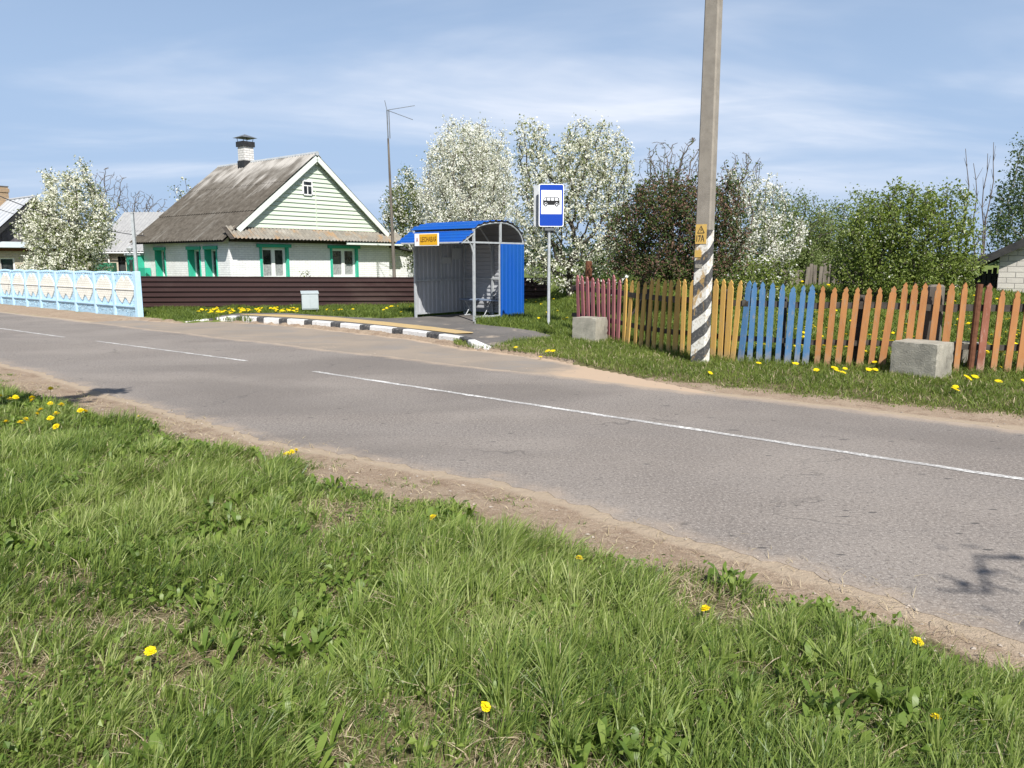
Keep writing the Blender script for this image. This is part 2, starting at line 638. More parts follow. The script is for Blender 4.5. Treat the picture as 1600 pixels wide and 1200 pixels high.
def asphalt():
    m = NT('old_asphalt')
    R = (0, 0, PHI)
    base = m.mix(m.rng(m.noise(.55, 4, .55), .35, .65), (.182, .157, .137), (.236, .206, .180))
    tr = m.noise(1.0, 3, .5, .2, m.co((.06, 1.1, 1), R))
    base = m.mix(m.rng(tr, .42, .62, 0, .6), base, (.185, .163, .146))
    sp1 = m.noise(120, 2, .8)
    sp2 = m.voro(95)
    base = m.mix(m.rng(sp1, .52, .68, 0, .6), base, (.42, .385, .34))
    base = m.mix(m.rng(sp1, .44, .25, 0, .65), base, (.085, .08, .078))
    base = m.mix(m.rng(m.noise(46, 2, .6), .53, .61, 0, .7), base, (.34, .305, .27))
    base = m.mix(m.rng(m.noise(33, 3, .7, 0, m.co((1, 1, 1), (0, 0, 0), (5, 3, 1))), .54, .64, 0, .6), base, (.085, .075, .067))
    base = m.mix(m.rng(m.noise(.35, 3, .5, .5, m.co((.5, 1, 1), R, (4, 1, 0))), .48, .62, 0, .40), base, (.125, .109, .097))
    # chipped pits, dark and elongated
    pit = m.voro(3.4, 'F1', m.co((.65, 1.6, 1)))
    pn = m.math('ADD', pit, m.math('MULTIPLY', m.noise(14, 3), .05))
    base = m.mix(m.rng(pn, .115, .075, 0, .8), base, (.055, .052, .05))
    pit2 = m.voro(1.4, 'F1', m.co((.6, 1.3, 1), (0, 0, .2), (3, 7, 0)))
    base = m.mix(m.rng(m.math('ADD', pit2, m.math('MULTIPLY', m.noise(9, 3), .06)), .10, .07, 0, .6), base, (.07, .066, .062))
    # cracks
    wob = m.n('ShaderNodeVectorMath', operation='ADD')
    m.put(wob.inputs[0], m.co((.38, .6, 1), R))
    nz = m.n('ShaderNodeTexNoise')
    m.put(nz.inputs['Vector'], m.co())
    nz.inputs['Scale'].default_value = 2.2
    nz.inputs['Detail'].default_value = 6
    sc_ = m.n('ShaderNodeVectorMath', operation='SCALE')
    m.put(sc_.inputs[0], nz.outputs['Color'])
    sc_.inputs['Scale'].default_value = .5
    m.t.links.new(sc_.outputs[0], wob.inputs[1])
    ck = m.voro(.55, 'DISTANCE_TO_EDGE', wob.outputs[0])
    crack = m.math('MULTIPLY', m.rng(ck, .0075, .002), m.rng(m.noise(.7, 3), .50, .64))
    base = m.mix(m.math('MULTIPLY', crack, .35), base, (.05, .047, .043))
    # sand blown in from the edges
    dn = m.math('ADD', m.attr('dust'), m.math('MULTIPLY', m.math('SUBTRACT', m.noise(2.6, 6, .65), .5), .9))
    base = m.mix(m.rng(dn, .35, 1.0, 0, .85), base, m.mix(m.noise(30, 4), (.44, .345, .255), (.36, .285, .215)))
    h = m.math('ADD', m.math('MULTIPLY', sp1, 1.0), m.math('MULTIPLY', m.rng(sp2, .0, .5), .5))
    h = m.math('SUBTRACT', h, m.math('MULTIPLY', crack, 2.0))
    return m.done(m.bsdf(base, .82, .3, 0, m.bump(h, .55, .006)))


M['asphalt'] = asphalt()


def layby_mat():
    m = NT('dusty_asphalt')
    base = m.mix(m.rng(m.noise(.7, 5, .6), .35, .65), (.235, .20, .165), (.285, .235, .185))
    sp1 = m.noise(70, 2, .8)
    base = m.mix(m.rng(sp1, .5, .75, 0, .4), base, (.46, .40, .33))
    base = m.mix(m.rng(m.noise(1.6, 7, .65, .6, m.co((.35, 1, 1), (0, 0, PHI))), .5, .64, 0, .7), base, (.23, .21, .19))
    base = m.mix(m.rng(m.math('ADD', m.attr('dust'), m.math('MULTIPLY', m.math('SUBTRACT', m.noise(3, 6), .5), .8)), .4, .9, 0, .95), base, (.44, .33, .235))
    return m.done(m.bsdf(base, .9, .2, 0, m.bump(sp1, .5, .006)))


M['layby'] = layby_mat()


def pave_mat():
    m = NT('grey_pavement')
    base = m.mix(m.rng(m.noise(.9, 5, .6), .35, .65), (.115, .107, .10), (.15, .138, .127))
    sp1 = m.noise(90, 2, .8)
    base = m.mix(m.rng(sp1, .55, .75, 0, .4), base, (.34, .32, .29))
    base = m.mix(m.rng(m.noise(1.4, 7, .65, .4), .57, .70, 0, .7), base, (.38, .31, .24))
    return m.done(m.bsdf(base, .88, .2, 0, m.bump(sp1, .4, .005)))


M['pave'] = pave_mat()
M['tactile'] = simple('yellow_tactile', (.50, .36, .17), (.44, .32, .16), .85, .2, 4, .4, 30, 0, (.36, .29, .2))


def line_mat():
    m = NT('worn_line_paint')
    wear = m.math('ADD', m.noise(26, 6, .7), m.math('MULTIPLY', m.noise(2.0, 4), .5))
    col = m.mix(m.rng(wear, .58, .80, 0, .92), (.74, .73, .70), (.30, .285, .27))
    return m.done(m.bsdf(col, .8, .2, 0, m.bump(m.noise(110, 2, .8), .4, .004)))


M['line'] = line_mat()


def ground_mat():
    m = NT('soil_and_sand')
    d = m.math('ADD', m.attr('dirt'), m.math('MULTIPLY', m.math('SUBTRACT', m.noise(3.5, 6, .65), .5), .7))
    fine = m.noise(90, 3, .75)
    sand = m.mix(m.rng(m.noise(1.8, 5, .6), .3, .7), (.275, .203, .143), (.34, .262, .188))
    sand = m.mix(m.rng(fine, .5, .7, 0, .6), sand, (.54, .44, .33))
    sand = m.mix(m.rng(fine, .47, .3, 0, .75), sand, (.13, .09, .06))
    sand = m.mix(m.rng(m.noise(6, 8, .75, .8), .50, .64, 0, .7), sand, (.19, .13, .09))
    sand = m.mix(m.rng(m.noise(24, 5, .75, .5, m.co((1, 1, 1), (0, 0, 0), (9, 2, 0))), .55, .66, 0, .6), sand, (.47, .39, .30))
    soil = m.mix(m.rng(m.noise(7, 6, .65), .35, .65), (.085, .075, .035), (.17, .14, .075))
    soil = m.mix(m.rng(m.noise(55, 4, .75), .52, .66, 0, .8), soil, (.34, .28, .17))
    far = m.mix(m.rng(m.noise(.4, 6, .6), .35, .65), (.11, .155, .03), (.15, .175, .05))
    soil = m.mix(m.attr('meadow'), soil, far)
    col = m.mix(m.rng(d, .3, .7), soil, sand)
    edge = m.rng(m.math('ADD', m.attr('edge'), m.math('MULTIPLY', m.math('SUBTRACT', m.noise(4, 5), .5), .5)), .45, .8, 0, .9)
    col = m.mix(edge, col, m.mix(m.noise(40, 4), (.43, .345, .255), (.37, .295, .215)))
    h = m.math('ADD', m.math('MULTIPLY', m.noise(14, 6, .7), 1.5), m.math('MULTIPLY', fine, .6))
    return m.done(m.bsdf(col, .95, .12, 0, m.bump(h, .8, .02)))


M['ground'] = ground_mat()
M['stone'] = simple('pebble', (.42, .36, .30), (.30, .26, .22), .9, .2, 30)
M['grass'] = leaf_mat('grass_blades', [(.041, .080, .028), (.118, .180, .036), (.218, .285, .062), (.38, .42, .17)], .36, .42, .32)
M['grass_far'] = leaf_mat('grass_far', [(.075, .115, .024), (.14, .19, .036), (.22, .26, .06)], .35, .5, .25)
M['weed'] = leaf_mat('broad_weed_leaves', [(.085, .145, .026), (.14, .21, .038), (.22, .28, .06)], .35, .42, .3)
M['straw'] = leaf_mat('dry_straw', [(.34, .27, .17), (.52, .44, .30), (.27, .20, .12)], .2, .7, .15)
M['bark'] = simple('dark_bark', (.050, .042, .034), (.085, .072, .06), .95, .1, 12, .7, 30, bdist=.02)
M['bark_grey'] = simple('grey_twig_bark', (.16, .135, .115), (.11, .092, .08), .95, .1, 12, .5, 30)
M['birch_bark'] = simple('birch_bark', (.5, .48, .45), (.12, .11, .1), .9, .1, 9, .5, 30)
M['blossom'] = leaf_mat('white_blossom', [(.66, .65, .57), (.80, .79, .74), (.84, .84, .82)], .3, .6, .15, 1.0)
M['blossom_cream'] = leaf_mat('cream_blossom', [(.60, .60, .47), (.76, .75, .65), (.84, .83, .78)], .3, .6, .15, 1.0)
M['spring_leaf'] = leaf_mat('spring_leaves', [(.085, .125, .030), (.15, .19, .045), (.20, .235, .07)], .4, .5, .25)
M['bush_leaf'] = leaf_mat('bush_leaves', [(.085, .125, .024), (.15, .205, .04), (.23, .285, .07), (.30, .34, .11)], .38, .42, .35)
M['dark_leaf'] = leaf_mat('lilac_leaves', [(.035, .058, .018), (.062, .095, .026), (.10, .135, .04)], .3, .45, .3)
M['bud'] = leaf_mat('lilac_buds', [(.16, .09, .07), (.22, .125, .095), (.19, .13, .08)], .15, .7, .15)
M['pale_leaf'] = leaf_mat('pale_willow_leaves', [(.12, .17, .05), (.19, .24, .085), (.27, .31, .14)], .4, .5, .2)
M['birch_leaf'] = leaf_mat('birch_leaves', [(.07, .11, .04), (.11, .155, .06), (.15, .19, .085)], .35, .5, .2)
M['wood_far'] = leaf_mat('far_tree_leaves', [(.022, .038, .024), (.035, .055, .03), (.05, .075, .036)], .2, .7, .1)
M['petal'] = leaf_mat('dandelion_petals', [(.82, .60, .008), (.88, .70, .015), (.84, .56, .006)], .25, .6, .2, 1.0)
M['stem'] = simple('dandelion_stem', (.20, .26, .09), (.26, .27, .12), .6)


def pole_mat():
    m = NT('striped_concrete_pole')
    s = m.n('ShaderNodeSeparateXYZ')
    m.put(s.inputs[0], m.co())
    a = m.math('ADD', s.outputs[0], s.outputs[1])
    wob = m.math('MULTIPLY', m.math('SUBTRACT', m.noise(6, 4), .5), .05)
    q = m.math('FRACT', m.math('DIVIDE', m.math('ADD', m.math('SUBTRACT', s.outputs[2], m.math('MULTIPLY', a, .80)), m.math('ADD', wob, 8.20)), .385))
    stripe = m.rng(q, .485, .515)
    conc = m.mix(m.rng(m.noise(5, 6, .65), .3, .7), (.24, .215, .18), (.31, .28, .235))
    conc = m.mix(m.rng(m.noise(80, 3, .7), .56, .7, 0, .6), conc, (.17, .155, .135))
    wht = m.mix(m.rng(m.noise(20, 7, .75), .50, .60, 0, .8), (.70, .68, .62), (.40, .35, .28))
    blk = m.mix(m.rng(m.noise(24, 7, .75), .50, .62, 0, .7), (.075, .075, .075), (.21, .195, .175))
    pnt = m.mix(stripe, wht, blk)
    pnt = m.mix(m.rng(m.noise(7, 6, .7, .4, m.co((1, 1, .45), (0, 0, 0), (2, 0, 0))), .56, .64, 0, .85), pnt, (.42, .27, .10))
    up = m.rng(m.math('ADD', s.outputs[2], m.math('MULTIPLY', m.noise(7, 3), .03)), 2.15, 2.16)
    col = m.mix(up, pnt, conc)
    return m.done(m.bsdf(col, .85, .2, 0, m.bump(m.noise(70, 4, .7), .5, .006)))


M['pole'] = pole_mat()

# ================================================================= SETTING: ground, road, lay-by, pavement, kerb
near_px = [(0, 566), (60, 582), (130, 603), (250, 640), (400, 682), (600, 722), (770, 752), (900, 788), (1100, 845), (1250, 890), (1440, 950), (1600, 1002)]
_ns = sorted([sn(*G(*p)[:2]) for p in near_px])
NE_S = np.array([-80, -25] + [q[0] for q in _ns] + [3, 60])
NE_N = np.array([4.6, 4.6] + [q[1] for q in _ns] + [3.95, 3.95])
FE = 9.2


def near_edge(s):
    return np.interp(s, NE_S, NE_N) + .05 * np.sin(np.asarray(s) * 2.3) * np.sin(np.asarray(s) * .9 + 1)


gb_px = [(0, 606), (100, 634), (200, 658), (370, 700), (480, 731), (560, 756), (690, 795), (860, 838), (1100, 892), (1300, 938), (1500, 988), (1600, 1022)]
_gb = sorted([sn(*G(p[0], p[1], .06)[:2]) for p in gb_px])
GB_S = np.array([-60] + [q[0] for q in _gb] + [40])
GB_N = np.array([_gb[0][1]] + [q[1] for q in _gb] + [_gb[-1][1]])


def grass_edge(s):
    s = np.asarray(s, float)
    return np.interp(s, GB_S, GB_N) + .10 * np.sin(s * 3.1) + .07 * np.sin(s * 7.3 + 1) + .04 * np.sin(s * 17)


kerb_px = [(291, 503, .02), (330, 498, .07), (359, 494, .15), (420, 497, .15), (478, 500.5, .15), (520, 504, .15), (560, 507.5, .15), (600, 511.5, .15),
           (640, 516, .15), (670, 520, .15), (700, 524, .15), (722, 527, .15), (738, 534, .14), (766, 545, .03)]
kerb_pts = [G(a, b, z) for a, b, z in kerb_px]
pave_px = kerb_px[1:] + [(800, 543, .02), (840, 541, .02), (872, 536, .03), (868, 526, .08), (835, 517, .13), (800, 512, .15), (760, 508, .15), (738, 505, .15)]
pave_poly = [G(a, b, z) for a, b, z in pave_px]
SH_A = G(650, 496, .15)                                  # front left post of the shelter
SH_W, SH_D = 2.18, 2.05
shl = [Vector((SH_A.x, SH_A.y)) + U2 * a + N2 * b for a, b in ((SH_W + .02, -.02), (SH_W + .02, SH_D + .1), (-.1, SH_D + .1), (-.12, .05))]
pave_poly += [Vector((q.x, q.y, .15)) for q in shl]
pave_poly += [G(a, b, .15) for a, b in [(600, 497.5), (540, 495), (505, 493), (450, 489), (400, 489), (370, 490), (345, 493)]]
layby_px = [(215, 499), (255, 502), (291, 504.5), (330, 502), (359, 503), (420, 506), (478, 511), (560, 520), (640, 529), (690, 537), (735, 546), (766, 548), (820, 555), (868, 562), (930, 575), (1000, 590)]
layby_line = [G(a, b, 0) for a, b in layby_px]

# brown fence line
BF_A = G(219.5, 487.5, 0.0)
BF_B = D(650, 470, 28.2)
BF_dir = Vector((BF_B.x - BF_A.x, BF_B.y - BF_A.y)).normalized()
BF_L = along(BF_A, BF_dir, 858)
BF_end = Vector((BF_A.x, BF_A.y)) + BF_dir * BF_L
# picket fence line
PF = [Vector(q) for q in [(1.30, 16.4), (1.96, 15.3), (2.45, 14.3), (2.85, 13.5), (3.81, 12.5), (4.86, 12.0), (5.4, 11.75), (6.5, 11.25), (7.39, 11.1), (9.2, 10.75), (11.5, 10.5)]]
PFx = np.array([q.x for q in PF])
PFy = np.array([q.y for q in PF])


def pf_y(x):
    return np.interp(x, PFx, PFy)


def gz(x, y):
    x = np.asarray(x, float)
    y = np.asarray(y, float)
    s, n = sn(x, y)
    ne = near_edge(s)
    dn = ne - n
    df = n - FE
    z = -.003 - .016 * sstep(.08, .25, np.minimum(-dn, -df))
    zn = -.003 + .10 * sstep(.1, 1.6, dn) + .022 * wav(x, y, 1.9) * sstep(.2, 1.0, dn)
    z = np.where(dn > 0, zn, z)
    zf = -.006 + .055 * sstep(.1, 1.4, df) + .015 * wav(x, y, 1.6) * sstep(.3, 1.2, df)
    beyond = sstep(0, 13, (y - pf_y(x)) * .8) * sstep(.8, 3.0, x)
    zf = zf + .72 * beyond
    bank = sstep(-.2, .7, n - np.interp(s, KS, KN)) * sstep(-19.6, -17.5, s) * sstep(-6.5, -9.0, s)
    zf = zf + .11 * bank
    zf = np.where(inpoly(x, y, LAYBY), -.016, zf)
    zf = np.where(inpoly(x, y, PAVE2), np.minimum(zf, .0), zf)
    z = np.where(df > 0, zf, z)
    return z


_ks = sorted([sn(p.x, p.y) for p in kerb_pts[1:-1]])
KS = np.array([-40] + [q[0] for q in _ks] + [20])
KN = np.array([_ks[0][1]] + [q[1] for q in _ks] + [_ks[-1][1]])
_f0 = [sn(p.x, p.y) for p in layby_line]
LAYBY = [tuple(from_sn(_f0[0][0], FE - .1))] + [(p.x, p.y) for p in layby_line] + [tuple(from_sn(_f0[-1][0] + 1.6, FE - .1))]
PAVE2 = [(p.x, p.y) for p in pave_poly]


def gz1(x, y):
    return float(gz(np.array([x]), np.array([y]))[0])


def seg(a, b, st):
    return np.arange(a, b, st)


xs = np.concatenate([[-900, -400, -200, -120, -80, -60, -48], seg(-40, -14, .6), seg(-14, 10, .1), seg(10, 26, .6), [27, 32, 45, 60, 90, 140, 220, 450, 900]])
ys = np.concatenate([[-900, -300, -120, -60, -30, -16, -9, -6, -4, -2.5, -1.2], seg(-.5, 13, .09), seg(13, 20, .13), seg(20, 34, .3), [34, 36, 40, 46, 55, 70, 95, 140, 220, 400, 900, 2500]])
X, Y = np.meshgrid(xs, ys)
Z = gz(X, Y)
s_, n_ = sn(X, Y)
dn = near_edge(s_) - n_
df = n_ - FE
dirt = np.where(dn > 0, sstep(.25, -.25, grass_edge(s_) - n_ + .12 * wav(X, Y, 4) * -1), 0.0)
dirt = np.where(df > 0, sstep(.95, .35, df + .15 * wav(X, Y, 3)), dirt)
# sandy strip before the blue concrete fence and the ends of the lay-by
dirt = np.where((df > 0) & (s_ < -16.2), np.maximum(dirt, sstep(1.75, 1.45, df + .1 * wav(X, Y, 2))), dirt)
kb_ = (df > -.2) & (s_ > -19.6) & (s_ < -7.2) & (n_ < np.interp(s_, KS, KN) + .25)
dirt = np.where(kb_, 1.0, dirt)
meadow = sstep(11, 16, Y)
edge = np.where(dn > 0, sstep(.32, .0, dn), sstep(.45, .0, df)) * (dn * df < 0) 
edge = np.where((dn > 0) | (df > 0), edge, 1)
V = np.stack([X.ravel(), Y.ravel(), Z.ravel()], 1)
ny, nx = X.shape
I = np.arange(nx * ny).reshape(ny, nx)
Fq = np.stack([I[:-1, :-1], I[:-1, 1:], I[1:, 1:], I[1:, :-1]], -1).reshape(-1, 4)
ground = np_mesh('ground', V, [Fq], M['ground'], None, {'dirt': dirt.ravel(), 'meadow': meadow.ravel(), 'edge': edge.ravel()}, True)
tag(ground, kind='structure')

# road: a strip in road coordinates with a ragged near edge
ss = np.concatenate([seg(-95, -26, 1.0), seg(-26, 4, .07), seg(4, 40, 1.0)])
fr = np.array([0, 0, .02, .05, .1, .2, .35, .5, .65, .8, .88, .93, .97, 1, 1])
ne = near_edge(ss) + .025 * np.sin(ss * 13) + .02 * np.sin(ss * 31 + 1) + rng.normal(0, .010, len(ss))
fe = FE + .04 * np.sin(ss * 1.7) + .02 * np.sin(ss * 9) + rng.normal(0, .008, len(ss))
NN = ne[:, None] + (fe - ne)[:, None] * fr[None]
SS = np.repeat(ss[:, None], len(fr), 1)
RX = U2.x * SS + N2.x * NN
RY = U2.y * SS + N2.y * NN
dA = NN - ne[:, None]
dB = fe[:, None] - NN
camber = .0 * NN
camber[:, 0] = camber[:, -1] = -.05
dust = np.maximum(sstep(.55, 0, dA) * .62, sstep(.5, 0, dB) * .85)
a_, b_ = RX.shape
I = np.arange(a_ * b_).reshape(a_, b_)
Fq = np.stack([I[:-1, :-1], I[1:, :-1], I[1:, 1:], I[:-1, 1:]], -1).reshape(-1, 4)
road = np_mesh('road', np.stack([RX.ravel(), RY.ravel(), camber.ravel()], 1), [Fq], M['asphalt'], None, {'dust': dust.ravel()})
tag(road, kind='structure')


def strip_on_road(mb, s0, s1, n0, n1, w, z):
    k = max(2, int(abs(s1 - s0) / .15))
    la, lb = [], []
    for i in range(k + 1):
        t = i / k
        s = s0 + (s1 - s0) * t
        n = n0 + (n1 - n0) * t + .006 * sin(s * 9)
        ww = w * (1 + .08 * sin(s * 23) + random.uniform(-.05, .05)) / 2
        a = from_sn(s, n - ww)
        b = from_sn(s, n + ww)
        la.append((a.x, a.y, z))
        lb.append((b.x, b.y, z))
    mb.strip(la, lb)


for a, b, w in [((1600, 754), (490, 580.5), .085), ((385, 564), (150, 533), .075), ((100, 527), (-190, 487), .08)]:
    mb = MB()
    p, q = sn(*G(*a)[:2]), sn(*G(*b)[:2])
    s0 = p[0] if a[0] < 1600 else p[0] + 6
    strip_on_road(mb, s0, q[0], p[1], q[1], w, .004)
    o = mb.build('road_marking', M['line'], fix=False)
    tag(o, kind='structure')

# lay-by sheet
lp = [Vector((p[0], p[1], -.004)) for p in LAYBY]
mb = MB()
ll = [(p.x, p.y) for p in layby_line]
Sx = [sn(*q) for q in ll]
Sx.append((Sx[-1][0] + 1.6, FE - .03))
_s = np.arange(Sx[0][0], Sx[-1][0], .12)
_o = np.argsort([q[0] for q in Sx])
_n = np.interp(_s, np.array([q[0] for q in Sx])[_o], np.array([q[1] for q in Sx])[_o])
_n = np.maximum(_n + .03 * np.sin(_s * 5) + rng.normal(0, .015, len(_s)), FE - .05)
fr = np.linspace(0, 1, 9)
NN = (FE - .08) + (_n - FE + .08)[:, None] * fr[None]
SS = np.repeat(_s[:, None], 9, 1)
dust = np.maximum(sstep(.5, 0, (_n[:, None] - NN)), .45 * sstep(.4, 0, NN - FE))
dust = np.maximum(dust, sstep(-8.2, -6.0, SS))
a_, b_ = NN.shape
I = np.arange(a_ * b_).reshape(a_, b_)
Fq = np.stack([I[:-1, :-1], I[1:, :-1], I[1:, 1:], I[:-1, 1:]], -1).reshape(-1, 4)
o = np_mesh('bus_bay', np.stack([(U2.x * SS + N2.x * NN).ravel(), (U2.y * SS + N2.y * NN).ravel(), np.full(NN.size, -.004)], 1), [Fq], M['layby'], None, {'dust': dust.ravel()})
tag(o, kind='structure')

# pavement slab
mb = MB()
n0 = len(pave_poly)
vs_ = [Vector(p) for p in pave_poly]
tris = tessellate_polygon([[Vector((p.x, p.y, 0)) for p in vs_]])
mb.add(vs_, [list(t) for t in tris])
low = [Vector((p.x, p.y, min(p.z, 0) - .15)) for p in vs_]
for i in range(n0):
    j = (i + 1) % n0
    mb.add([vs_[i], vs_[j], low[j], low[i]], [(0, 1, 2, 3)])
o = mb.build('pavement', M['pave'])
tag(o, kind='structure')
# yellow tactile strip on the pavement
edge_a = [(385, 492.2), (450, 495.5), (520, 500.5), (600, 508), (680, 517), (712, 521), (738, 520.2)]
edge_b = [(372, 490.5), (450, 491.5), (520, 495.2), (600, 502.5), (680, 511), (712, 515.2), (740, 519)]
mb = MB()
mb.strip([G(*p, .154) for p in edge_a], [G(*p, .154) for p in edge_b])
o = mb.build('tactile_strip', M['tactile'])
tag(o, kind='structure')

# kerb: painted stones along the polyline, boundaries measured on the photo
kb = [30, 135, 151, 175, 235, 265, 293, 360, 393, 463, 502, 580, 618, 703, 748, 838, 885, 988, 1038, 1148, 1205, 1300, 1340, 1436]
kc = 'wbbwwbwbwbwbwbwbwbwbwbw'
kx = [280 + .3375 * v for v in kb]
KPX = [p[0] for p in kerb_px]
KPY = [p[1] for p in kerb_px]
KPZ = [p[2] for p in kerb_px]
mb = MB()
for i, c in enumerate(kc):
    xa, xb = kx[i] + .12, kx[i + 1] - .12
    m_ = [xa] + [q for q in KPX if xa < q < xb] + [xb]
    pts = [G(float(q), float(np.interp(q, KPX, KPY)), float(np.interp(q, KPX, KPZ))) for q in m_]
    prof = []
    for j, p in enumerate(pts):
        d = (pts[min(j + 1, len(pts) - 1)] - pts[max(j - 1, 0)])
        d.z = 0
        d.normalize()
        inn = Vector((-d.y, d.x, 0))
        if inn.dot(Vector((N2.x, N2.y, 0))) < 0:
            inn = -inn
        zt = p.z + .008 + .004 * sin(i * 2.1)
        prof.append([p - inn * .035 + Vector((0, 0, -.2 - p.z)), p - inn * .02 + Vector((0, 0, zt - p.z - .025)), p + Vector((0, 0, zt - p.z)), p + inn * .13 + Vector((0, 0, zt - p.z)), p + inn * .13 + Vector((0, 0, -.2 - p.z))])
    mi = 0 if c == 'w' else 1
    for j in range(len(prof) - 1):
        mb.strip(prof[j], prof[j + 1], mi)
    for e in (prof[0], prof[-1]):
        mb.add(e, [tuple(range(5))], mi)
o = mb.build('kerb', [M['kerb_w'], M['kerb_b']])
tag(o, kind='structure')

# ================================================================= trees and shrubs
def unit(v):
    return v / (np.linalg.norm(v, axis=-1, keepdims=True) + 1e-9)


def n3(p, k, seed):
    x, y, z = p[:, 0] * k, p[:, 1] * k, p[:, 2] * k
    return (np.sin(1.7 * x + 2.3 * y - 1.1 * z + seed) + np.sin(-2.1 * x + 1.3 * y + 2.7 * z + seed * 1.7) + np.sin(2.9 * x - .8 * y + 1.9 * z + 2 * seed)) / 3


def grow(starts, ells, natt, step, infl, kill, r, up=.15, gap=.45, gk=1.6, seed=1.0, jit=.25, maxit=140, wp=1.0):
    vol = np.array([e[3] * e[4] * e[5] for e in ells]) ** wp
    A = []
    while sum(len(a) for a in A) < natt:
        k = r.choice(len(ells), natt, p=vol / vol.sum())
        e = np.array(ells)[k]
        d = unit(r.normal(size=(natt, 3))) * (r.random((natt, 1)) ** .42)
        p = e[:, :3] + d * e[:, 3:6]
        p = p[n3(p, gk, seed) > -gap]
        A.append(p)
    A = np.concatenate(A)[:natt]
    nodes = []
    par = []
    low = A[np.argsort(A[:, 2])[:max(5, natt // 8)]].mean(0)
    for st in starts:
        st = np.array(st, float)
        tgt = A[np.argmin(np.linalg.norm(A - st, axis=1))] * .5 + low * .5 if len(starts) == 1 else A[np.argmin(np.linalg.norm(A - st, axis=1))]
        p = st.copy()
        nodes.append(p.copy())
        par.append(-1)
        last = len(nodes) - 1
        for _ in range(80):
            if np.min(np.linalg.norm(A - p, axis=1)) < infl * .8:
                break
            d = unit(tgt - p) + np.array([0, 0, .6]) + r.normal(size=3) * .18
            p = p + unit(d) * step
            nodes.append(p.copy())
            par.append(last)
            last = len(nodes) - 1
    if len(starts) > 1:                   # several stems share one rootstock below the soil
        nodes.insert(0, np.mean(np.array(starts, float), axis=0) - np.array([0, 0, .35]))
        par = [-1] + [0 if q == -1 else q + 1 for q in par]
    Nn = np.array(nodes)
    par = list(par)
    bd = np.full(len(A), 1e9)
    bi = np.zeros(len(A), int)
    new0 = 0
    alive = np.ones(len(A), bool)
    for it in range(maxit):
        new = Nn[new0:]
        if len(new):
            dd = np.linalg.norm(A[:, None] - new[None], axis=2)
            j = dd.argmin(1)
            m = dd[np.arange(len(A)), j]
            u = m < bd
            bd[u] = m[u]
            bi[u] = j[u] + new0
        alive &= bd > kill
        act = alive & (bd < infl)
        if not act.any():
            break
        acc = np.zeros_like(Nn)
        np.add.at(acc, bi[act], unit(A[act] - Nn[bi[act]]))
        idx = np.unique(bi[act])
        d = unit(acc[idx]) + np.array([0, 0, up]) + r.normal(size=(len(idx), 3)) * jit
        q = Nn[idx] + unit(d) * step
        new0 = len(Nn)
        Nn = np.concatenate([Nn, q])
        par += list(idx)
        if len(Nn) > 9000:
            break
    return Nn, np.array(par)


def limbs(Nn, par, rt, r0, ex=2.3, sides=5):
    n = len(Nn)
    a = np.zeros(n)
    kids = np.zeros(n, int)
    for i in range(n - 1, -1, -1):
        if kids[i] == 0:
            a[i] = rt ** ex
        if par[i] >= 0:
            a[par[i]] += a[i]
            kids[par[i]] += 1
    R = a ** (1 / ex)
    R = np.minimum(R, r0)
    Rs = R
    I = np.where(par >= 0)[0]
    p0, p1 = Nn[par[I]], Nn[I]
    d = unit(p1 - p0)
    ref = np.where(np.abs(d[:, 2:3]) < .9, np.array([[0, 0, 1.]]), np.array([[1., 0, 0]]))
    u = unit(np.cross(d, ref))
    v = np.cross(d, u)
    ra = np.minimum(Rs[par[I]], Rs[I] * 1.3)
    rb = Rs[I]
    t = np.arange(sides) * 2 * pi / sides
    ring = u[:, None] * np.cos(t)[None, :, None] + v[:, None] * np.sin(t)[None, :, None]
    A = p0[:, None] - d[:, None] * (ra * .3)[:, None, None] + ring * ra[:, None, None]
    B = p1[:, None] + d[:, None] * (rb * .2)[:, None, None] + ring * rb[:, None, None]
    V = np.concatenate([A, B], 1).reshape(-1, 3)
    base = np.arange(len(I))[:, None] * 2 * sides
    k = np.arange(sides)
    k2 = (k + 1) % sides
    Fq = np.stack([base + k, base + k2, base + sides + k2, base + sides + k], -1).reshape(-1, 4)
    return V, Fq, R, kids


def leaf_quads(C, size, aspect, r, bend=.25, upb=.3, size_var=.35):
    n = len(C)
    nor = unit(r.normal(size=(n, 3)) + np.array([0, 0, upb]))
    a = unit(np.cross(nor, r.normal(size=(n, 3))))
    b = np.cross(nor, a)
    s = size * (1 + size_var * r.normal(size=(n, 1))).clip(.4, 2)
    p0 = C - a * s * .5
    p2 = C + a * s * .5
    p1 = C + b * s * .5 / aspect + nor * s * bend
    p3 = C - b * s * .5 / aspect + nor * s * bend
    V = np.stack([p0, p1, p2, p3], 1).reshape(-1, 3)
    F = np.arange(n * 4).reshape(n, 4)
    return V, F


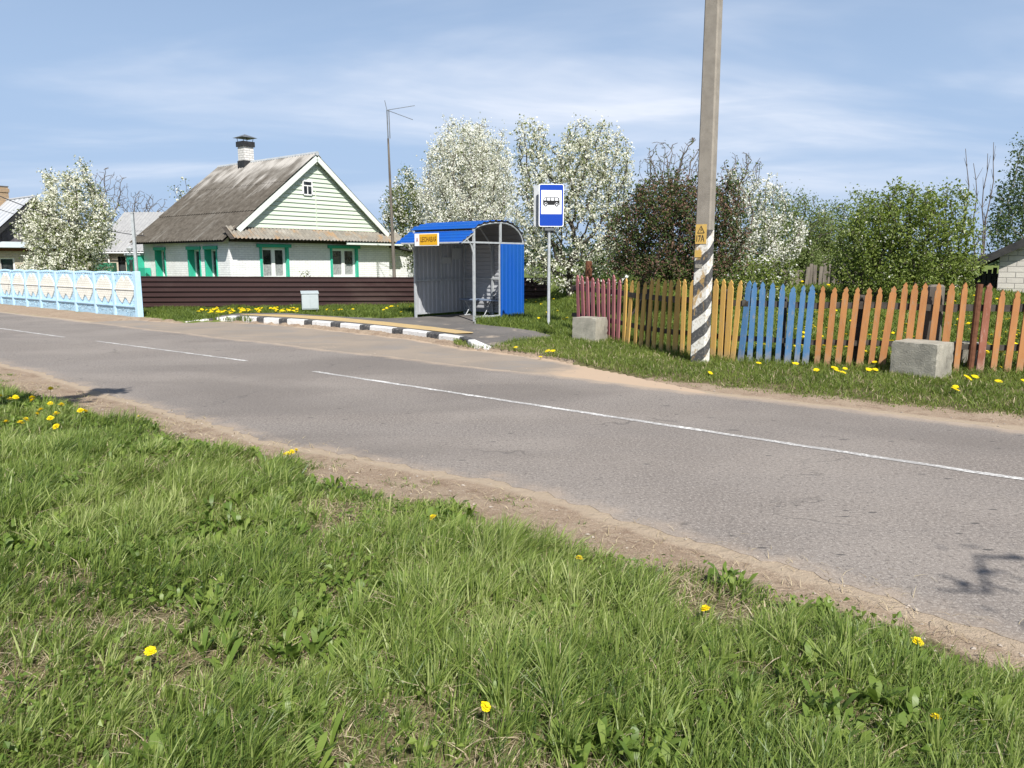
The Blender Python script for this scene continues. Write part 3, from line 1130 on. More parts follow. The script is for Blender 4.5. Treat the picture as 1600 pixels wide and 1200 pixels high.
def plant(name, label, cat, starts, ells, natt, specs, bark, step=.22, infl=.9, kill=.3, r_tip=.012, r0=.16, seed=1, up=.15, gap=.45, gk=1.6,
          group=None, thin=.03, sides=5, crown_name='crown', jit=.25, sx=1.0, wp=1.0):
    """specs: (material, leaves per twig node, size, spread, aspect, clump)"""
    r = np.random.default_rng(seed)
    ells = [(e[0], e[1], e[2], e[3] * sx, e[4] * sx, e[5] * (1 + (sx - 1) * .35)) for e in ells]
    Nn, par = grow(starts, ells, natt, step, infl, kill, r, up, gap, gk, seed, jit, 140, wp)
    V, Fq, R, kids = limbs(Nn, par, r_tip, r0, sides=sides)
    base = Vector(starts[0])
    root = thing(name, label, cat, base, 0, group)
    off = np.array(base)
    np_mesh('trunk', V - off, [Fq], bark, None, None, True, root)
    if specs:
        tw = np.where((R < thin) & (par >= 0))[0]
        Vs, Fs, mi, var, mats = [], [], [], [], []
        nv = 0
        for k, (mt, cnt, size, spread, aspect, clump) in enumerate(specs):
            mats.append(mt)
            m = max(1, int(len(tw) * cnt / clump))
            ii = tw[r.integers(0, len(tw), m)]
            t = r.random((m, 1))
            c = Nn[ii] * t + Nn[par[ii]] * (1 - t) + r.normal(size=(m, 3)) * spread
            cv = r.random(m)
            c = np.repeat(c, clump, 0) + (r.normal(size=(m * clump, 3)) * size * .75 if clump > 1 else 0)
            cv = np.repeat(cv, clump)
            v, f = leaf_quads(c, size, aspect, r)
            Vs.append(v)
            Fs.append(f + nv)
            nv += len(v)
            mi.append(np.full(len(f), k))
            var.append(np.repeat(np.clip(cv * .7 + r.random(len(c)) * .3, 0, 1), 4))
        np_mesh(crown_name, np.concatenate(Vs) - off, [np.concatenate(Fs)], mats, np.concatenate(mi), {'var': np.concatenate(var)}, False, root)
    return root


def El(px, py, rx, ry, Y, dr=1.0):
    c = D(px, py, Y)
    k = Y / F
    return (c.x, c.y, c.z, rx * k, rx * k * dr, ry * k)


def B(px, Y, z=None):
    c = D(px, 408, Y)
    return (c.x, Y, gz1(c.x, Y) if z is None else z)


W_, CRM, SPR = M['blossom'], M['blossom_cream'], M['spring_leaf']
# pear in bloom before the grey house at the left
plant('pear_tree', 'cream-blossomed pear tree behind the pale blue concrete fence', 'tree', [B(105, 31, 0)],
      [El(102, 365, 62, 58, 31), El(118, 310, 38, 50, 31), El(80, 305, 22, 42, 31), El(128, 270, 12, 24, 31), El(150, 350, 34, 45, 31), El(55, 350, 26, 40, 31), El(100, 420, 68, 24, 31), El(66, 268, 7, 14, 31), El(168, 320, 16, 10, 31)],
      1500, [(CRM, 34, .072, .13, 1.2, 5), (SPR, 8.5, .09, .15, 1.8, 1)], M['bark'], seed=11, step=.2, infl=.8, kill=.25, r0=.14, gap=.35, gk=1.5)
# bare trees behind
plant('bare_tree', 'leafless grey tree standing behind the pear tree and the slate-roofed shed', 'tree', [B(168, 46, 0)],
      [El(170, 296, 34, 34, 46), El(160, 330, 30, 30, 46)], 1100, None, M['bark_grey'], seed=12, step=.28, infl=1.5, kill=.34, r_tip=.011, r0=.2, up=.3, sides=4)
plant('bare_tree', 'low leafless tree between the grey shed roof and the house ridge', 'tree', [B(222, 50, 0)],
      [El(222, 322, 40, 22, 50), El(210, 345, 30, 20, 50)], 900, None, M['bark_grey'], seed=13, step=.28, infl=1.5, kill=.34, r_tip=.011, r0=.2, up=.3, sides=4)
plant('fruit_tree', 'thin fruit tree with sparse blossom just over the dark slate roof', 'tree', [B(300, 48, 0)],
      [El(295, 302, 26, 22, 48), El(300, 340, 34, 30, 48)], 700, [(CRM, 2.0, .12, .15, 1.2, 3), (SPR, 2, .12, .15, 1.6, 1)], M['bark_grey'], seed=14, step=.3, infl=1.5, kill=.38, r_tip=.013, r0=.2, sides=4)
# trees behind the bus shelter
plant('cherry_tree', 'small greenish blossoming tree beside the thin aerial mast', 'tree', [B(634, 37, 0)],
      [El(634, 335, 30, 62, 37), El(634, 385, 28, 52, 37), El(642, 275, 9, 28, 37)], 900,
      [(W_, 20, .085, .15, 1.2, 4), (SPR, 26, .10, .18, 1.8, 1)], M['bark'], sx=1.12, seed=15, step=.24, infl=.9, kill=.3, r0=.12, gap=.4)
plant('pear_tree', 'tall dense white pear tree rising behind the blue bus shelter roof', 'tree', [B(730, 35, 0)],
      [El(733, 300, 66, 78, 35), El(735, 238, 50, 50, 35), El(690, 320, 36, 62, 35), El(765, 315, 36, 70, 35), El(725, 385, 75, 50, 35), El(765, 262, 34, 48, 35), El(700, 262, 34, 44, 35)],
      3600, [(W_, 36, .078, .16, 1.6, 4), (SPR, 2.8, .085, .17, 1.8, 1)], M['bark_grey'], sx=1.12, seed=16, step=.22, infl=.8, kill=.26, r0=.2, up=.2, gap=.8, gk=1.2, wp=.6)
plant('apple_tree', 'loose blossoming apple tree with dark limbs right of the shelter', 'tree', [B(893, 26, .05)],
      [El(915, 270, 50, 55, 26), El(835, 270, 32, 55, 26), El(955, 295, 32, 50, 26), El(925, 228, 46, 40, 26), El(962, 262, 30, 38, 26), El(828, 222, 28, 34, 26, 1.2), El(880, 262, 34, 40, 26), El(870, 330, 70, 45, 26), El(845, 395, 40, 45, 26), El(925, 395, 50, 45, 26), El(960, 350, 30, 40, 26), El(893, 425, 36, 26, 26), El(968, 250, 10, 10, 26)],
      2300, [(CRM, 20, .066, .10, 1.2, 5), (SPR, 4.6, .075, .13, 1.7, 1)], M['bark'], sx=1.12, seed=17, step=.18, infl=.75, kill=.23, r0=.15, r_tip=.010, gap=.45, gk=2.0, wp=.7, up=.05)
# bare thicket behind the lilac
plant('bare_tree', 'leafless twiggy tree showing above the dark lilac bush by the pole', 'tree', [B(1055, 31, .3)],
      [El(1040, 265, 45, 42, 31), El(1075, 250, 30, 30, 31), El(1045, 310, 60, 30, 31)], 1700, [(SPR, .8, .07, .05, 1.6, 1)], M['bark_grey'], seed=18, step=.2, infl=.9, kill=.21, r_tip=.009, r0=.12, up=.55, sides=4)
plant('bare_tree', 'leafless twiggy tree right of the pole above the white plum', 'tree', [B(1165, 32, .4)],
      [El(1160, 270, 36, 32, 32), El(1150, 310, 45, 30, 32), El(1185, 285, 16, 20, 32)], 1300, [(SPR, 1.2, .07, .05, 1.6, 1)], M['bark_grey'], seed=19, step=.2, infl=.9, kill=.22, r_tip=.009, r0=.12, up=.55, sides=4)
# lilac
plant('lilac_bush', 'dark brownish lilac bush behind the red and yellow pickets', 'bush', [B(q, 18 + d, .2) for q, d in ((985, .3), (1015, -.3), (1050, .2), (1085, -.2), (1120, .3), (1000, .8), (1065, .8))],
      [El(1035, 345, 70, 62, 18.3, .8), El(1100, 350, 62, 65, 18.3, .8), El(1055, 300, 55, 30, 18.3, .8), El(985, 375, 38, 50, 18.3, .9), El(1050, 410, 95, 40, 18.3, .6), El(1140, 385, 32, 50, 18.3, .8), El(1140, 300, 20, 30, 18.3)],
      3200, [(M['dark_leaf'], 16, .058, .09, 1.5, 1), (M['bud'], 15, .045, .09, 1.6, 3), (SPR, 2.0, .055, .10, 1.5, 1)], M['bark'], sx=1.1, seed=20, step=.14, infl=.55, kill=.17, r_tip=.007, r0=.05, up=.4, gap=.4, gk=2.4, thin=.02)
# white plum
plant('plum_tree', 'bright white plum thicket in bloom right of the concrete pole', 'tree', [B(q, 22.5, .4) for q in (1165, 1190, 1215)],
      [El(1180, 330, 40, 50, 22.5), El(1205, 375, 45, 45, 22.5), El(1150, 290, 22, 34, 22.5), El(1165, 390, 55, 40, 22.5), El(1232, 398, 22, 25, 22.5)],
      2200, [(W_, 18, .055, .09, 1.2, 5), (SPR, 6, .065, .12, 1.7, 1)], M['bark_grey'], sx=1.2, seed=21, step=.17, infl=.7, kill=.22, r_tip=.008, r0=.07, up=.35, gap=.2, gk=2.0)
plant('willow_shrub', 'pale grey-green willow shrub right of the white plum', 'bush', [B(q, 29, .6) for q in (1230, 1255)],
      [El(1235, 350, 34, 50, 29), El(1260, 375, 30, 45, 29), El(1212, 330, 20, 30, 29), El(1245, 310, 14, 18, 29), El(1240, 410, 50, 30, 29), El(1265, 350, 30, 40, 29), El(1225, 375, 45, 45, 29)],
      1800, [(M['pale_leaf'], 30, .09, .16, 2.2, 1)], M['bark_grey'], sx=1.25, seed=22, step=.22, infl=.9, kill=.28, r_tip=.010, r0=.08, up=.5, gap=.35)
plant('young_bush', 'light green leafy bush before the grey plank fence', 'bush', [B(q, 30, .6) for q in (1295, 1330)],
      [El(1300, 380, 40, 42, 30), El(1335, 355, 32, 48, 30), El(1290, 415, 55, 30, 30), El(1320, 400, 40, 40, 30), El(1270, 390, 30, 40, 30)],
      1900, [(M['pale_leaf'], 18, .085, .15, 1.8, 1), (M['bush_leaf'], 16, .085, .15, 1.8, 1), (W_, 3, .07, .12, 1.2, 5)], M['bark_grey'], sx=1.3, seed=23, step=.22, infl=.9, kill=.3, r_tip=.010, r0=.08, up=.4, gap=.3)
plant('bird_cherry_bush', 'large glossy green bush behind the orange pickets', 'bush', [B(q, 20.5, .55) for q in (1370, 1400, 1430, 1455, 1485, 1345)],
      [El(1420, 355, 72, 62, 20.5, .8), El(1370, 370, 48, 58, 20.5, .8), El(1475, 350, 44, 60, 20.5, .8), El(1400, 315, 40, 28, 20.5, .8), El(1485, 305, 18, 20, 20.5), El(1430, 415, 95, 34, 20.5, .6), El(1500, 390, 30, 45, 20.5), El(1345, 385, 34, 48, 20.5), El(1350, 430, 40, 26, 20.5), El(1490, 430, 40, 26, 20.5), El(1420, 440, 90, 22, 20.5, .6)],
      3200, [(M['bush_leaf'], 22, .075, .11, 1.7, 1), (M['blossom_cream'], 1.2, .045, .12, 1.3, 3)], M['bark'], sx=1.12, seed=24, step=.16, infl=.6, kill=.2, r_tip=.008, r0=.06, up=.45, gap=.35, gk=2.0, thin=.024)
plant('birch_tree', 'soft green birch tree at the right edge behind the brick shed', 'tree', [B(1612, 44, .7)],
      [El(1605, 330, 50, 75, 44), El(1612, 255, 26, 50, 44), El(1580, 360, 36, 45, 44), El(1640, 300, 40, 80, 44)],
      1700, [(M['birch_leaf'], 30, .13, .28, 1.5, 1)], M['birch_bark'], seed=25, step=.34, infl=1.2, kill=.42, r_tip=.014, r0=.2, up=-.1, gap=.3, gk=1.0)
# low undergrowth at the foot of the shrubs
plant('garden_shrub', 'low dark undergrowth between the apple tree and the red pickets', 'bush', [B(q, 22, .1) for q in (925, 955, 985)],
      [El(950, 425, 45, 30, 22, .6), El(900, 440, 30, 22, 24, .6)], 600, [(M['dark_leaf'], 14, .08, .1, 1.6, 1), (W_, 2, .07, .1, 1.2, 4)], M['bark'], seed=26, step=.18, infl=.7, kill=.22, r_tip=.008, r0=.05, up=.3)
plant('garden_shrub', 'small shoot of leaves topping the brown fence under the house windows', 'bush', [B(q, 28.0, 0) for q in (466, 472)],
      [El(468, 425, 9, 10, 28.0), El(480, 430, 10, 6, 28.0)], 60, [(M['bush_leaf'], 6, .10, .06, 2.2, 1)], M['bark_grey'], seed=27, step=.16, infl=.8, kill=.2, r_tip=.008, r0=.03, up=.4)

plant('garden_shrub', 'low green shrub under the white plum behind the blue pickets', 'bush', [B(q, 21, .4) for q in (1165, 1195, 1225)],
      [El(1185, 425, 50, 26, 21, .6), El(1225, 430, 34, 22, 21, .6), El(1145, 428, 30, 22, 21, .6)], 700, [(M['bush_leaf'], 16, .07, .1, 1.6, 1), (W_, 3, .055, .1, 1.2, 4)], M['bark_grey'], seed=28, step=.16, infl=.6, kill=.2, r_tip=.007, r0=.04, up=.3)
plant('garden_shrub', 'low green shrub between the grey planks and the large green bush', 'bush', [B(q, 22, .5) for q in (1322, 1345)],
      [El(1330, 415, 34, 34, 22, .7), El(1345, 438, 34, 18, 22, .6)], 500, [(M['bush_leaf'], 16, .07, .1, 1.6, 1), (M['pale_leaf'], 8, .07, .1, 1.8, 1)], M['bark_grey'], seed=29, step=.16, infl=.6, kill=.2, r_tip=.007, r0=.04, up=.3)

# thin leafless saplings by the shed
for px, top, lean, lab in [(1512, 232, 0, 'straight bare sapling just right of the glossy green bush'), (1524, 255, 2, 'short bare sapling second from the glossy green bush'),
                           (1541, 240, -5, 'forked bare sapling between the bush and the birch'), (1556, 222, -22, 'tall leaning bare sapling nearest the birch')]:
    Y_ = 25.0
    b = Vector(B(px + lean, Y_, .6))
    t = D(px, top, Y_)
    mb = MB()
    pts = [b.lerp(t, k / 8) + Vector((.05 * sin(k * 1.7 + px), .04 * cos(k + px), 0)) - Vector((0, 0, 0)) for k in range(9)]
    mb.tube([p - b for p in pts], [.035 * (1 - .75 * k / 8) for k in range(9)], 6)
    for k in range(16):
        q = pts[2 + k % 6] - b
        e = q + Vector((random.uniform(-.16, .16), random.uniform(-.15, .15), random.uniform(.1, .5)))
        mb.tube([q, e], [.010, .004], 4)
    o = mb.build('sapling', M['bark_grey'])
    o.location = b
    tag(o, lab, 'sapling', 'bare saplings beside the brick shed')

# far woods: one dark mass on the horizon
r = np.random.default_rng(40)
n = 26000
x = r.uniform(-230, 230, n)
yy = r.uniform(150, 190, n)
hmax = 3.2 + 1.6 * np.sin(x * .11) + 1.1 * np.sin(x * .31 + 1) + .9 * np.sin(x * .77 + 2) + np.maximum(0, 1.8 * np.sin(x * .05 + .9))
z = r.random(n) ** .7 * np.maximum(hmax, .8)
v, f = leaf_quads(np.stack([x, yy, z], 1), .9, 1.3, r)
o = np_mesh('far_woods', v, [f], M['wood_far'], None, {'var': np.repeat(r.random(n), 4)})
tag(o, 'dark far-off woods along the horizon', 'woods', None, 'stuff')

# trees behind the viewer: only their shadows reach the road
plant('roadside_tree', 'tree behind the viewer, known only by its twig shadows on the asphalt at lower right', 'tree', [(6.2, -2.8, 0)],
      [(3.85, -1.0, 5.3, .36, .30, .25), (4.3, -.72, 5.6, .3, .3, .2), (5.9, -1.4, 5.6, 1.0, .8, .9), (7.0, -2.6, 6.4, 1.6, 1.4, 1.4)], 260, [(SPR, 4, .12, .10, 2.4, 1)], M['bark'], seed=31, step=.25, infl=1.2, kill=.3, r_tip=.012, r0=.16, wp=.5)
plant('roadside_tree', 'tree left behind the viewer, known only by its branch shadow across the verge edge', 'tree', [(-4.6, -2.2, .05)],
      [(-3.98, 5.05, 5.4, .34, .24, .16), (-4.2, 4.4, 5.3, .26, .45, .16), (-4.5, 3.2, 5.2, .15, .7, .12), (-4.7, 1.6, 5.2, .15, .8, .12), (-4.9, -1.0, 5.5, 1.2, 1.0, 1.4)], 420, [(SPR, 26, .14, .06, 1.7, 1)], M['bark'], seed=32, step=.22, infl=1.6, kill=.2, r_tip=.010, r0=.12, wp=.25)

# ================================================================= BUILDINGS
def wall_open(mb, o, ax, length, z0, z1, holes, depth, inward, mi=0, mi_rev=1):
    """wall face along ax from o, with openings (a0, a1, b0, b1) that are cut through and get reveals"""
    o, ax, inward = Vector(o), Vector(ax), Vector(inward)
    up = Vector((0, 0, 1))
    xs_ = sorted({0, length} | {h[0] for h in holes} | {h[1] for h in holes})
    zs_ = sorted({z0, z1} | {h[2] for h in holes} | {h[3] for h in holes})
    for i in range(len(xs_) - 1):
        for j in range(len(zs_) - 1):
            a, b, c, d = xs_[i], xs_[i + 1], zs_[j], zs_[j + 1]
            if any(h[0] <= a and b <= h[1] and h[2] <= c and d <= h[3] for h in holes):
                continue
            mb.add([o + ax * a + up * c, o + ax * b + up * c, o + ax * b + up * d, o + ax * a + up * d], [(0, 1, 2, 3)], mi)
    for a0, a1, b0, b1 in holes:
        q = [o + ax * a0 + up * b0, o + ax * a1 + up * b0, o + ax * a1 + up * b1, o + ax * a0 + up * b1]
        for k in range(4):
            p1, p2 = q[k], q[(k + 1) % 4]
            mb.add([p1, p2, p2 + inward * depth, p1 + inward * depth], [(0, 1, 2, 3)], mi_rev)


def window(parent, o, ax, out, hole, depth, trim=True, frame_w=.07, mull=True, side_trim=.13, top_over=.16, curtain=False):
    """casement in an opening: frame > pane, and the painted surround"""
    o, ax, out = Vector(o), Vector(ax), Vector(out)
    up = Vector((0, 0, 1))
    a0, a1, b0, b1 = hole
    f = MB()
    d0 = -out * depth

    def bx(m, x0, x1, z0, z1, y0, y1, mi=0):
        p = o + ax * x0 + up * z0 + out * y0
        v = [p, p + ax * (x1 - x0), p + ax * (x1 - x0) + out * (y1 - y0), p + out * (y1 - y0)]
        m.add(v + [q + up * (z1 - z0) for q in v], [(0, 3, 2, 1), (4, 5, 6, 7), (0, 1, 5, 4), (1, 2, 6, 5), (2, 3, 7, 6), (3, 0, 4, 7)], mi)
    y0, y1 = -depth, -depth + .06
    bx(f, a0, a0 + frame_w, b0, b1, y0, y1)
    bx(f, a1 - frame_w, a1, b0, b1, y0, y1)
    bx(f, a0 + frame_w, a1 - frame_w, b1 - frame_w, b1, y0, y1)
    bx(f, a0 + frame_w, a1 - frame_w, b0, b0 + frame_w, y0, y1)
    if mull:
        mid = (a0 + a1) / 2
        bx(f, mid - frame_w * .8, mid + frame_w * .8, b0 + frame_w, b1 - frame_w, y0, y1)
    fr_ = f.build('window', M['white'], parent)
    g = MB()
    bx(g, a0 + .01, a1 - .01, b0 + .01, b1 - .01, y0 - .02, y0 + .015)
    g.build('pane', M['glass'], fr_)
    if curtain:
        g = MB()
        bx(g, a0 + .08, a1 - .08, b0 + .06, b0 + .55, y0 + .016, y0 + .019)
        g.build('curtain', M['curtain'], fr_)
    if trim:
        t = MB()
        bx(t, a0 - top_over, a1 + top_over, b1 + .002, b1 + .13, -.01, .07)
        bx(t, a0 - side_trim, a0 - .002, b0 - .1, b1, -.01, .045)
        bx(t, a1 + .002, a1 + side_trim, b0 - .1, b1, -.01, .045)
        bx(t, a0 - .12, a1 + .12, b0 - .22, b0 - .1, -.01, .08)
        t.build('window_surround', M['green_trim'], fr_)
    return fr_


def corrugated(mb, o, axu, lu, axv, lv, nrm, pitch, amp, mi=0, trap=False, per=8, sag=0.0):
    """wavy sheet: waves run along axv, pitch along axu"""
    o, axu, axv, nrm = Vector(o), Vector(axu), Vector(axv), Vector(nrm)
    la, lb = [], []
    if trap:
        k = int(lu / pitch)
        prof = []
        for i in range(k + 1):
            for t, h in ((0, 0), (.34, 0), (.44, 1), (.90, 1), (1.0, 0)):
                u = (i + t) * pitch
                if u <= lu:
                    prof.append((u, h * amp))
        prof.append((lu, prof[-1][1]))
    else:
        k = int(lu / pitch * per)
        prof = [(lu * i / k, amp * .5 * sin(2 * pi * lu * i / k / pitch)) for i in range(k + 1)]
    for u, h in prof:
        s = sag * sin(u * 1.1) if sag else 0
        la.append(o + axu * u + nrm * (h + s))
        lb.append(o + axu * u + axv * lv + nrm * (h + s))
    mb.strip(la, lb, mi)


EX, EY, EZ = Vector((1, 0, 0)), Vector((0, 1, 0)), Vector((0, 0, 1))

# ---------------------------------------------------------------- the whitewashed house (local x = along the road, y = away from it)
HY = 29.0
hk = D(357, 371, HY)
house = thing('village_house', 'white brick house with mossy slate roof, pale green gable and turquoise window frames', 'house', (hk.x, hk.y, 0), -PHI)
HM, HL, HE = 6.75, 7.95, 2.56                      # length, gable width, eave height
RZ = 5.98
K0 = Vector((hk.x, hk.y))


def hx(px):                                         # distance to the left along the road-side wall
    return along(K0, -U2, px)


def hy(px):                                         # distance along the gable wall
    return along(K0, N2, px)


b0, b1 = 1.02, zat(385, 29) - .10
wl = [(hx(341), hx(324), b0, b1), (hx(315), hx(297.5), b0, b1), (hx(260.5), hx(246.5), b0, b1)]
wl = [(min(a, b), max(a, b), c, d) for a, b, c, d in wl]
wg = [(hy(411), hy(449), b0, zat(387, 31.0)), (hy(520), hy(557), b0, zat(388.5, 33.4))]
mb = MB()
wall_open(mb, (0, 0, 0), -EX, HM, 0, HE + .1, wl, .34, EY)
wall_open(mb, (0, 0, 0), EY, HL, 0, HE + .3, wg, .22, -EX)
wall_open(mb, (-HM, 0, 0), EY, HL, 0, HE + .3, [], .2, EX)
wall_open(mb, (0, HL, 0), -EX, HM, 0, HE + .1, [], .2, EX)
mb.build('wall', [M['white_wall'], M['green_trim']], house)
for h in wl:
    window(house, (0, 0, 0), -EX, -EY, h, .30, True, .06, False, .035, .10)
for h in wg:
    window(house, (0, 0, 0), EY, EX, h, .14, True, .10, True, .10, .22, True)
# gable: clapboard siding boards in one mesh
gb0 = HE + .42
apex = RZ - .06
slope = (RZ - HE) / (HL / 2 + .3)
mb = MB()
nb = 17
hgt = (apex - gb0) / nb
for i in range(nb):
    z0_ = gb0 + i * hgt
    z1_ = z0_ + hgt - .004
    w0 = (RZ - z0_) / slope - .06
    w1 = max(.03, (RZ - z1_) / slope - .06)
    c = HL / 2
    p = [(.085, c - w0, z0_), (.085, c + w0, z0_), (.045, c + w1, z1_), (.045, c - w1, z1_)]
    mb.add(p + [(0.0, q[1], q[2]) for q in p], [(0, 1, 2, 3), (0, 4, 5, 1)], 0)
mb.box(.0, .092, HL / 2 - .02, HL / 2 + .015, gb0, zat(304, 33) + .1, 0)
mb.build('gable_siding', M['siding'], house)
# attic window
ay0, ay1 = hy(478), hy(490)
az0, az1 = zat(305, 32.2), zat(284, 32.2)
mb = MB()
mb.box(.02, .12, ay0 - .05, ay0, az0, az1)
mb.box(.02, .12, ay1, ay1 + .05, az0, az1)
mb.box(.02, .12, ay0, ay1, az1 - .05, az1 + .02)
mb.box(.02, .12, ay0, ay1, az0 - .05, az0)
mb.box(.02, .11, ay0, ay1, az0 + (az1 - az0) * .58, az0 + (az1 - az0) * .66)
mb.box(.02, .11, (ay0 + ay1) / 2 - .02, (ay0 + ay1) / 2 + .02, az0, az0 + (az1 - az0) * .58)
aw = mb.build('attic_window', M['white'], house)
mb = MB()
mb.box(.06, .10, ay0 - .01, ay1 + .01, az0 - .01, az1 - .01)
mb.build('pane', M['glass'], aw)
# roof slopes
sl = Vector((0, HL / 2 + .42, RZ - (HE - .10)))
L_ = sl.length
sd = sl.normalized()
nr = Vector((0, -sd.z, sd.y))
mb = MB()
rows = 3
for i in range(rows):
    o = Vector((-HM - .35, -.42, HE - .10)) + sd * (L_ / rows * i - (.10 if i else 0)) + nr * (.02 + .014 * (i > 0))
    corrugated(mb, o + nr * (.012 * i), EX, HM + .35 + .28, sd, L_ / rows + (.10 if i else 0), nr, .19, .036)
sd2 = Vector((0, -sd.y, sd.z))
nr2 = Vector((0, sd.z, sd.y))
corrugated(mb, Vector((-HM - .35, HL + .42, HE - .10)) + nr2 * .02, EX, HM + .63, sd2, L_, nr2, .19, .045)
# underside boards
for s_d, n_r, y0 in ((sd, nr, -.40), (sd2, nr2, HL + .40)):
    o = Vector((-HM - .33, y0, HE - .12)) - n_r * .05
    mb.add([o, o + EX * (HM + .58), o + EX * (HM + .58) + s_d * (L_ - .05), o + s_d * (L_ - .05)], [(0, 1, 2, 3)], 1)
roof = mb.build('roof', [M['slate'], M['wood_dark']], house, fix=False)
mb = MB()
mb.tube([(-HM - .37, HL / 2, RZ + .02), (.30, HL / 2, RZ + .02)], .09, 8)
mb.bar((-HM - .36, HL / 2 - .11, RZ - .06), (.29, HL / 2 - .11, RZ - .06), .22, .015, side=sd)
mb.bar((-HM - .36, HL / 2 + .11, RZ - .06), (.29, HL / 2 + .11, RZ - .06), .22, .015, side=sd2)
mb.build('ridge_cap', M['galv'], roof)
# barge boards
for s_d, y0 in ((sd, -.40), (sd2, HL + .40)):
    mb = MB()
    p = Vector((.27, y0, HE - .13))
    q = p + s_d * (L_ - .10)
    n_r = nr if s_d is sd else nr2
    mb.bar(p + s_d * .75 - n_r * .09, q - n_r * .09, .035, .20, side=EX)
    mb.build('barge_board', M['barge'], house)
# corrugated skirt over the gable windows
mb = MB()
corrugated(mb, (.62, -.12, HE - .02), EY, HL + .57, Vector((-.58, 0, .46)).normalized(), .74, Vector((.46, 0, .58)).normalized(), .17, .05)
mb.add([(.58, -.28, HE - .05), (.58, HL + .42, HE - .05), (.02, HL + .42, HE + .40), (.02, -.28, HE + .40)], [(0, 1, 2, 3)], 1)
mb.build('skirt_roof', [M['slate_orange'], M['wood_dark']], house, fix=False)
mb = MB()
mb.box(.50, .56, hy(531), HL + .35, HE - .17, HE - .07)
mb.box(.03, .10, -.02, HL, HE - .14, HE - .02, 1)
mb.build('eave_board', [M['barge'], M['wood_dark']], house)
# chimney
t_ = along(Vector((K0.x + N2.x * HL / 2, K0.y + N2.y * HL / 2)), -U2, 397.5)
cz = RZ
mb = MB()
cy_ = HL / 2 - .10
w_ = .27
mb.box(-t_ - w_ + .03, -t_ + w_ - .03, cy_ - w_ + .03, cy_ + w_ - .03, cz - .5, cz + .75)
ch = mb.build('chimney', M['chim_white'], roof)
mb = MB()
mb.box(-t_ - w_, -t_ + w_, cy_ - w_, cy_ + w_, cz - .6, cz + .10)
mb.build('flashing', M['black'], roof)
mb = MB()
mb.box(-t_ - w_ - .02, -t_ + w_ + .02, cy_ - w_ - .02, cy_ + w_ + .02, cz + .70, cz + .92)
mb.build('chimney_band', M['black'], roof)
mb = MB()
for sx in (-1, 1):
    for sy in (-1, 1):
        mb.bar((-t_ + sx * .22, cy_ + sy * .22, cz + .91), (-t_ + sx * .25, cy_ + sy * .25, cz + 1.09), .022, .022)
q = [(-t_ + sx * .38, cy_ + sy * .38, cz + 1.08) for sx, sy in ((-1, -1), (1, -1), (1, 1), (-1, 1))]
mb.add(q + [(-t_, cy_, cz + 1.25)], [(0, 1, 4), (1, 2, 4), (2, 3, 4), (3, 0, 4), (3, 2, 1, 0)])
mb.build('chimney_cap', M['galv_dark'], roof)
# white lean-to at the far end of the gable
mb = MB()
e0, e1 = HL + .002, hy(664)
zt0, zt1 = zat(386, 36), zat(398, 38.5)
mb.add([(-.25, e0, 0), (-.25, e1, 0), (-.25, e1, zt1), (-.25, e0, zt0), (-3, e0, 0), (-3, e1, 0), (-3, e1, zt1), (-3, e0, zt0)], [(0, 1, 2, 3), (1, 5, 6, 2), (4, 7, 6, 5)], 0)
le = mb.build('extension_wall', M['silicate'], house)
le.data.materials[0] = M['white_wall']
mb = MB()
mb.bar((-1.55, e0 - .02, zt0 + .06), (-1.55, e1 + .35, zt1 + .02), 3.1, .09, side=EX)
mb.build('extension_roof', M['tar_roof'], house)
# porch window block at the far left end of the road side, with a lamp above
mb = MB()
pw = hx(221)
mb.box(-HM - .75, -HM - .02, -.42, .30, 0, zat(401, 34) + .05, 0)
mb.box(-HM - .80, -HM + .03, -.47, .30, zat(401, 34) + .052, zat(398.5, 34) + .09, 1)
pb = mb.build('porch', [M['green_trim'], M['box_grey']], house)
mb = MB()
mb.box(-HM - .36, -HM - .14, -.47, -.41, 1.05, zat(406, 34))
mb.build('pane', M['glass'], pb)
mb = MB()
mb.box(-HM + .05, -HM + .62, -.30, -.04, .3, 1.42)
mb.build('meter_cabinet', M['green_trim'], house)
mb = MB()
mb.tube([(-HM - .30, -.44, zat(399, 34) + .05), (-HM - .30, -.44, zat(396, 34) + .1)], .03, 6, 0)
mb.tube([(-HM - .30, -.44, zat(396, 34) + .1), (-HM - .30, -.44, zat(392, 34) + .1), (-HM - .30, -.44, zat(389, 34) + .1)], [.10, .14, .03], 8, 0)
mb.build('porch_lamp', M['galv'], house)
# slim pipe post standing at the house's left end
pp = D(214, 430, 30.5)
mb = MB()
mb.box(-.05, .05, -.05, .05, 0, zat(333, 30.5))
mb.box(-.06, .06, -.06, .06, zat(333, 30.5), zat(333, 30.5) + .02)
o = mb.build('service_post', M['galv'])
o.location = (pp.x, 30.5, 0)
tag(o, 'slim grey metal post at the left end of the white house', 'post')

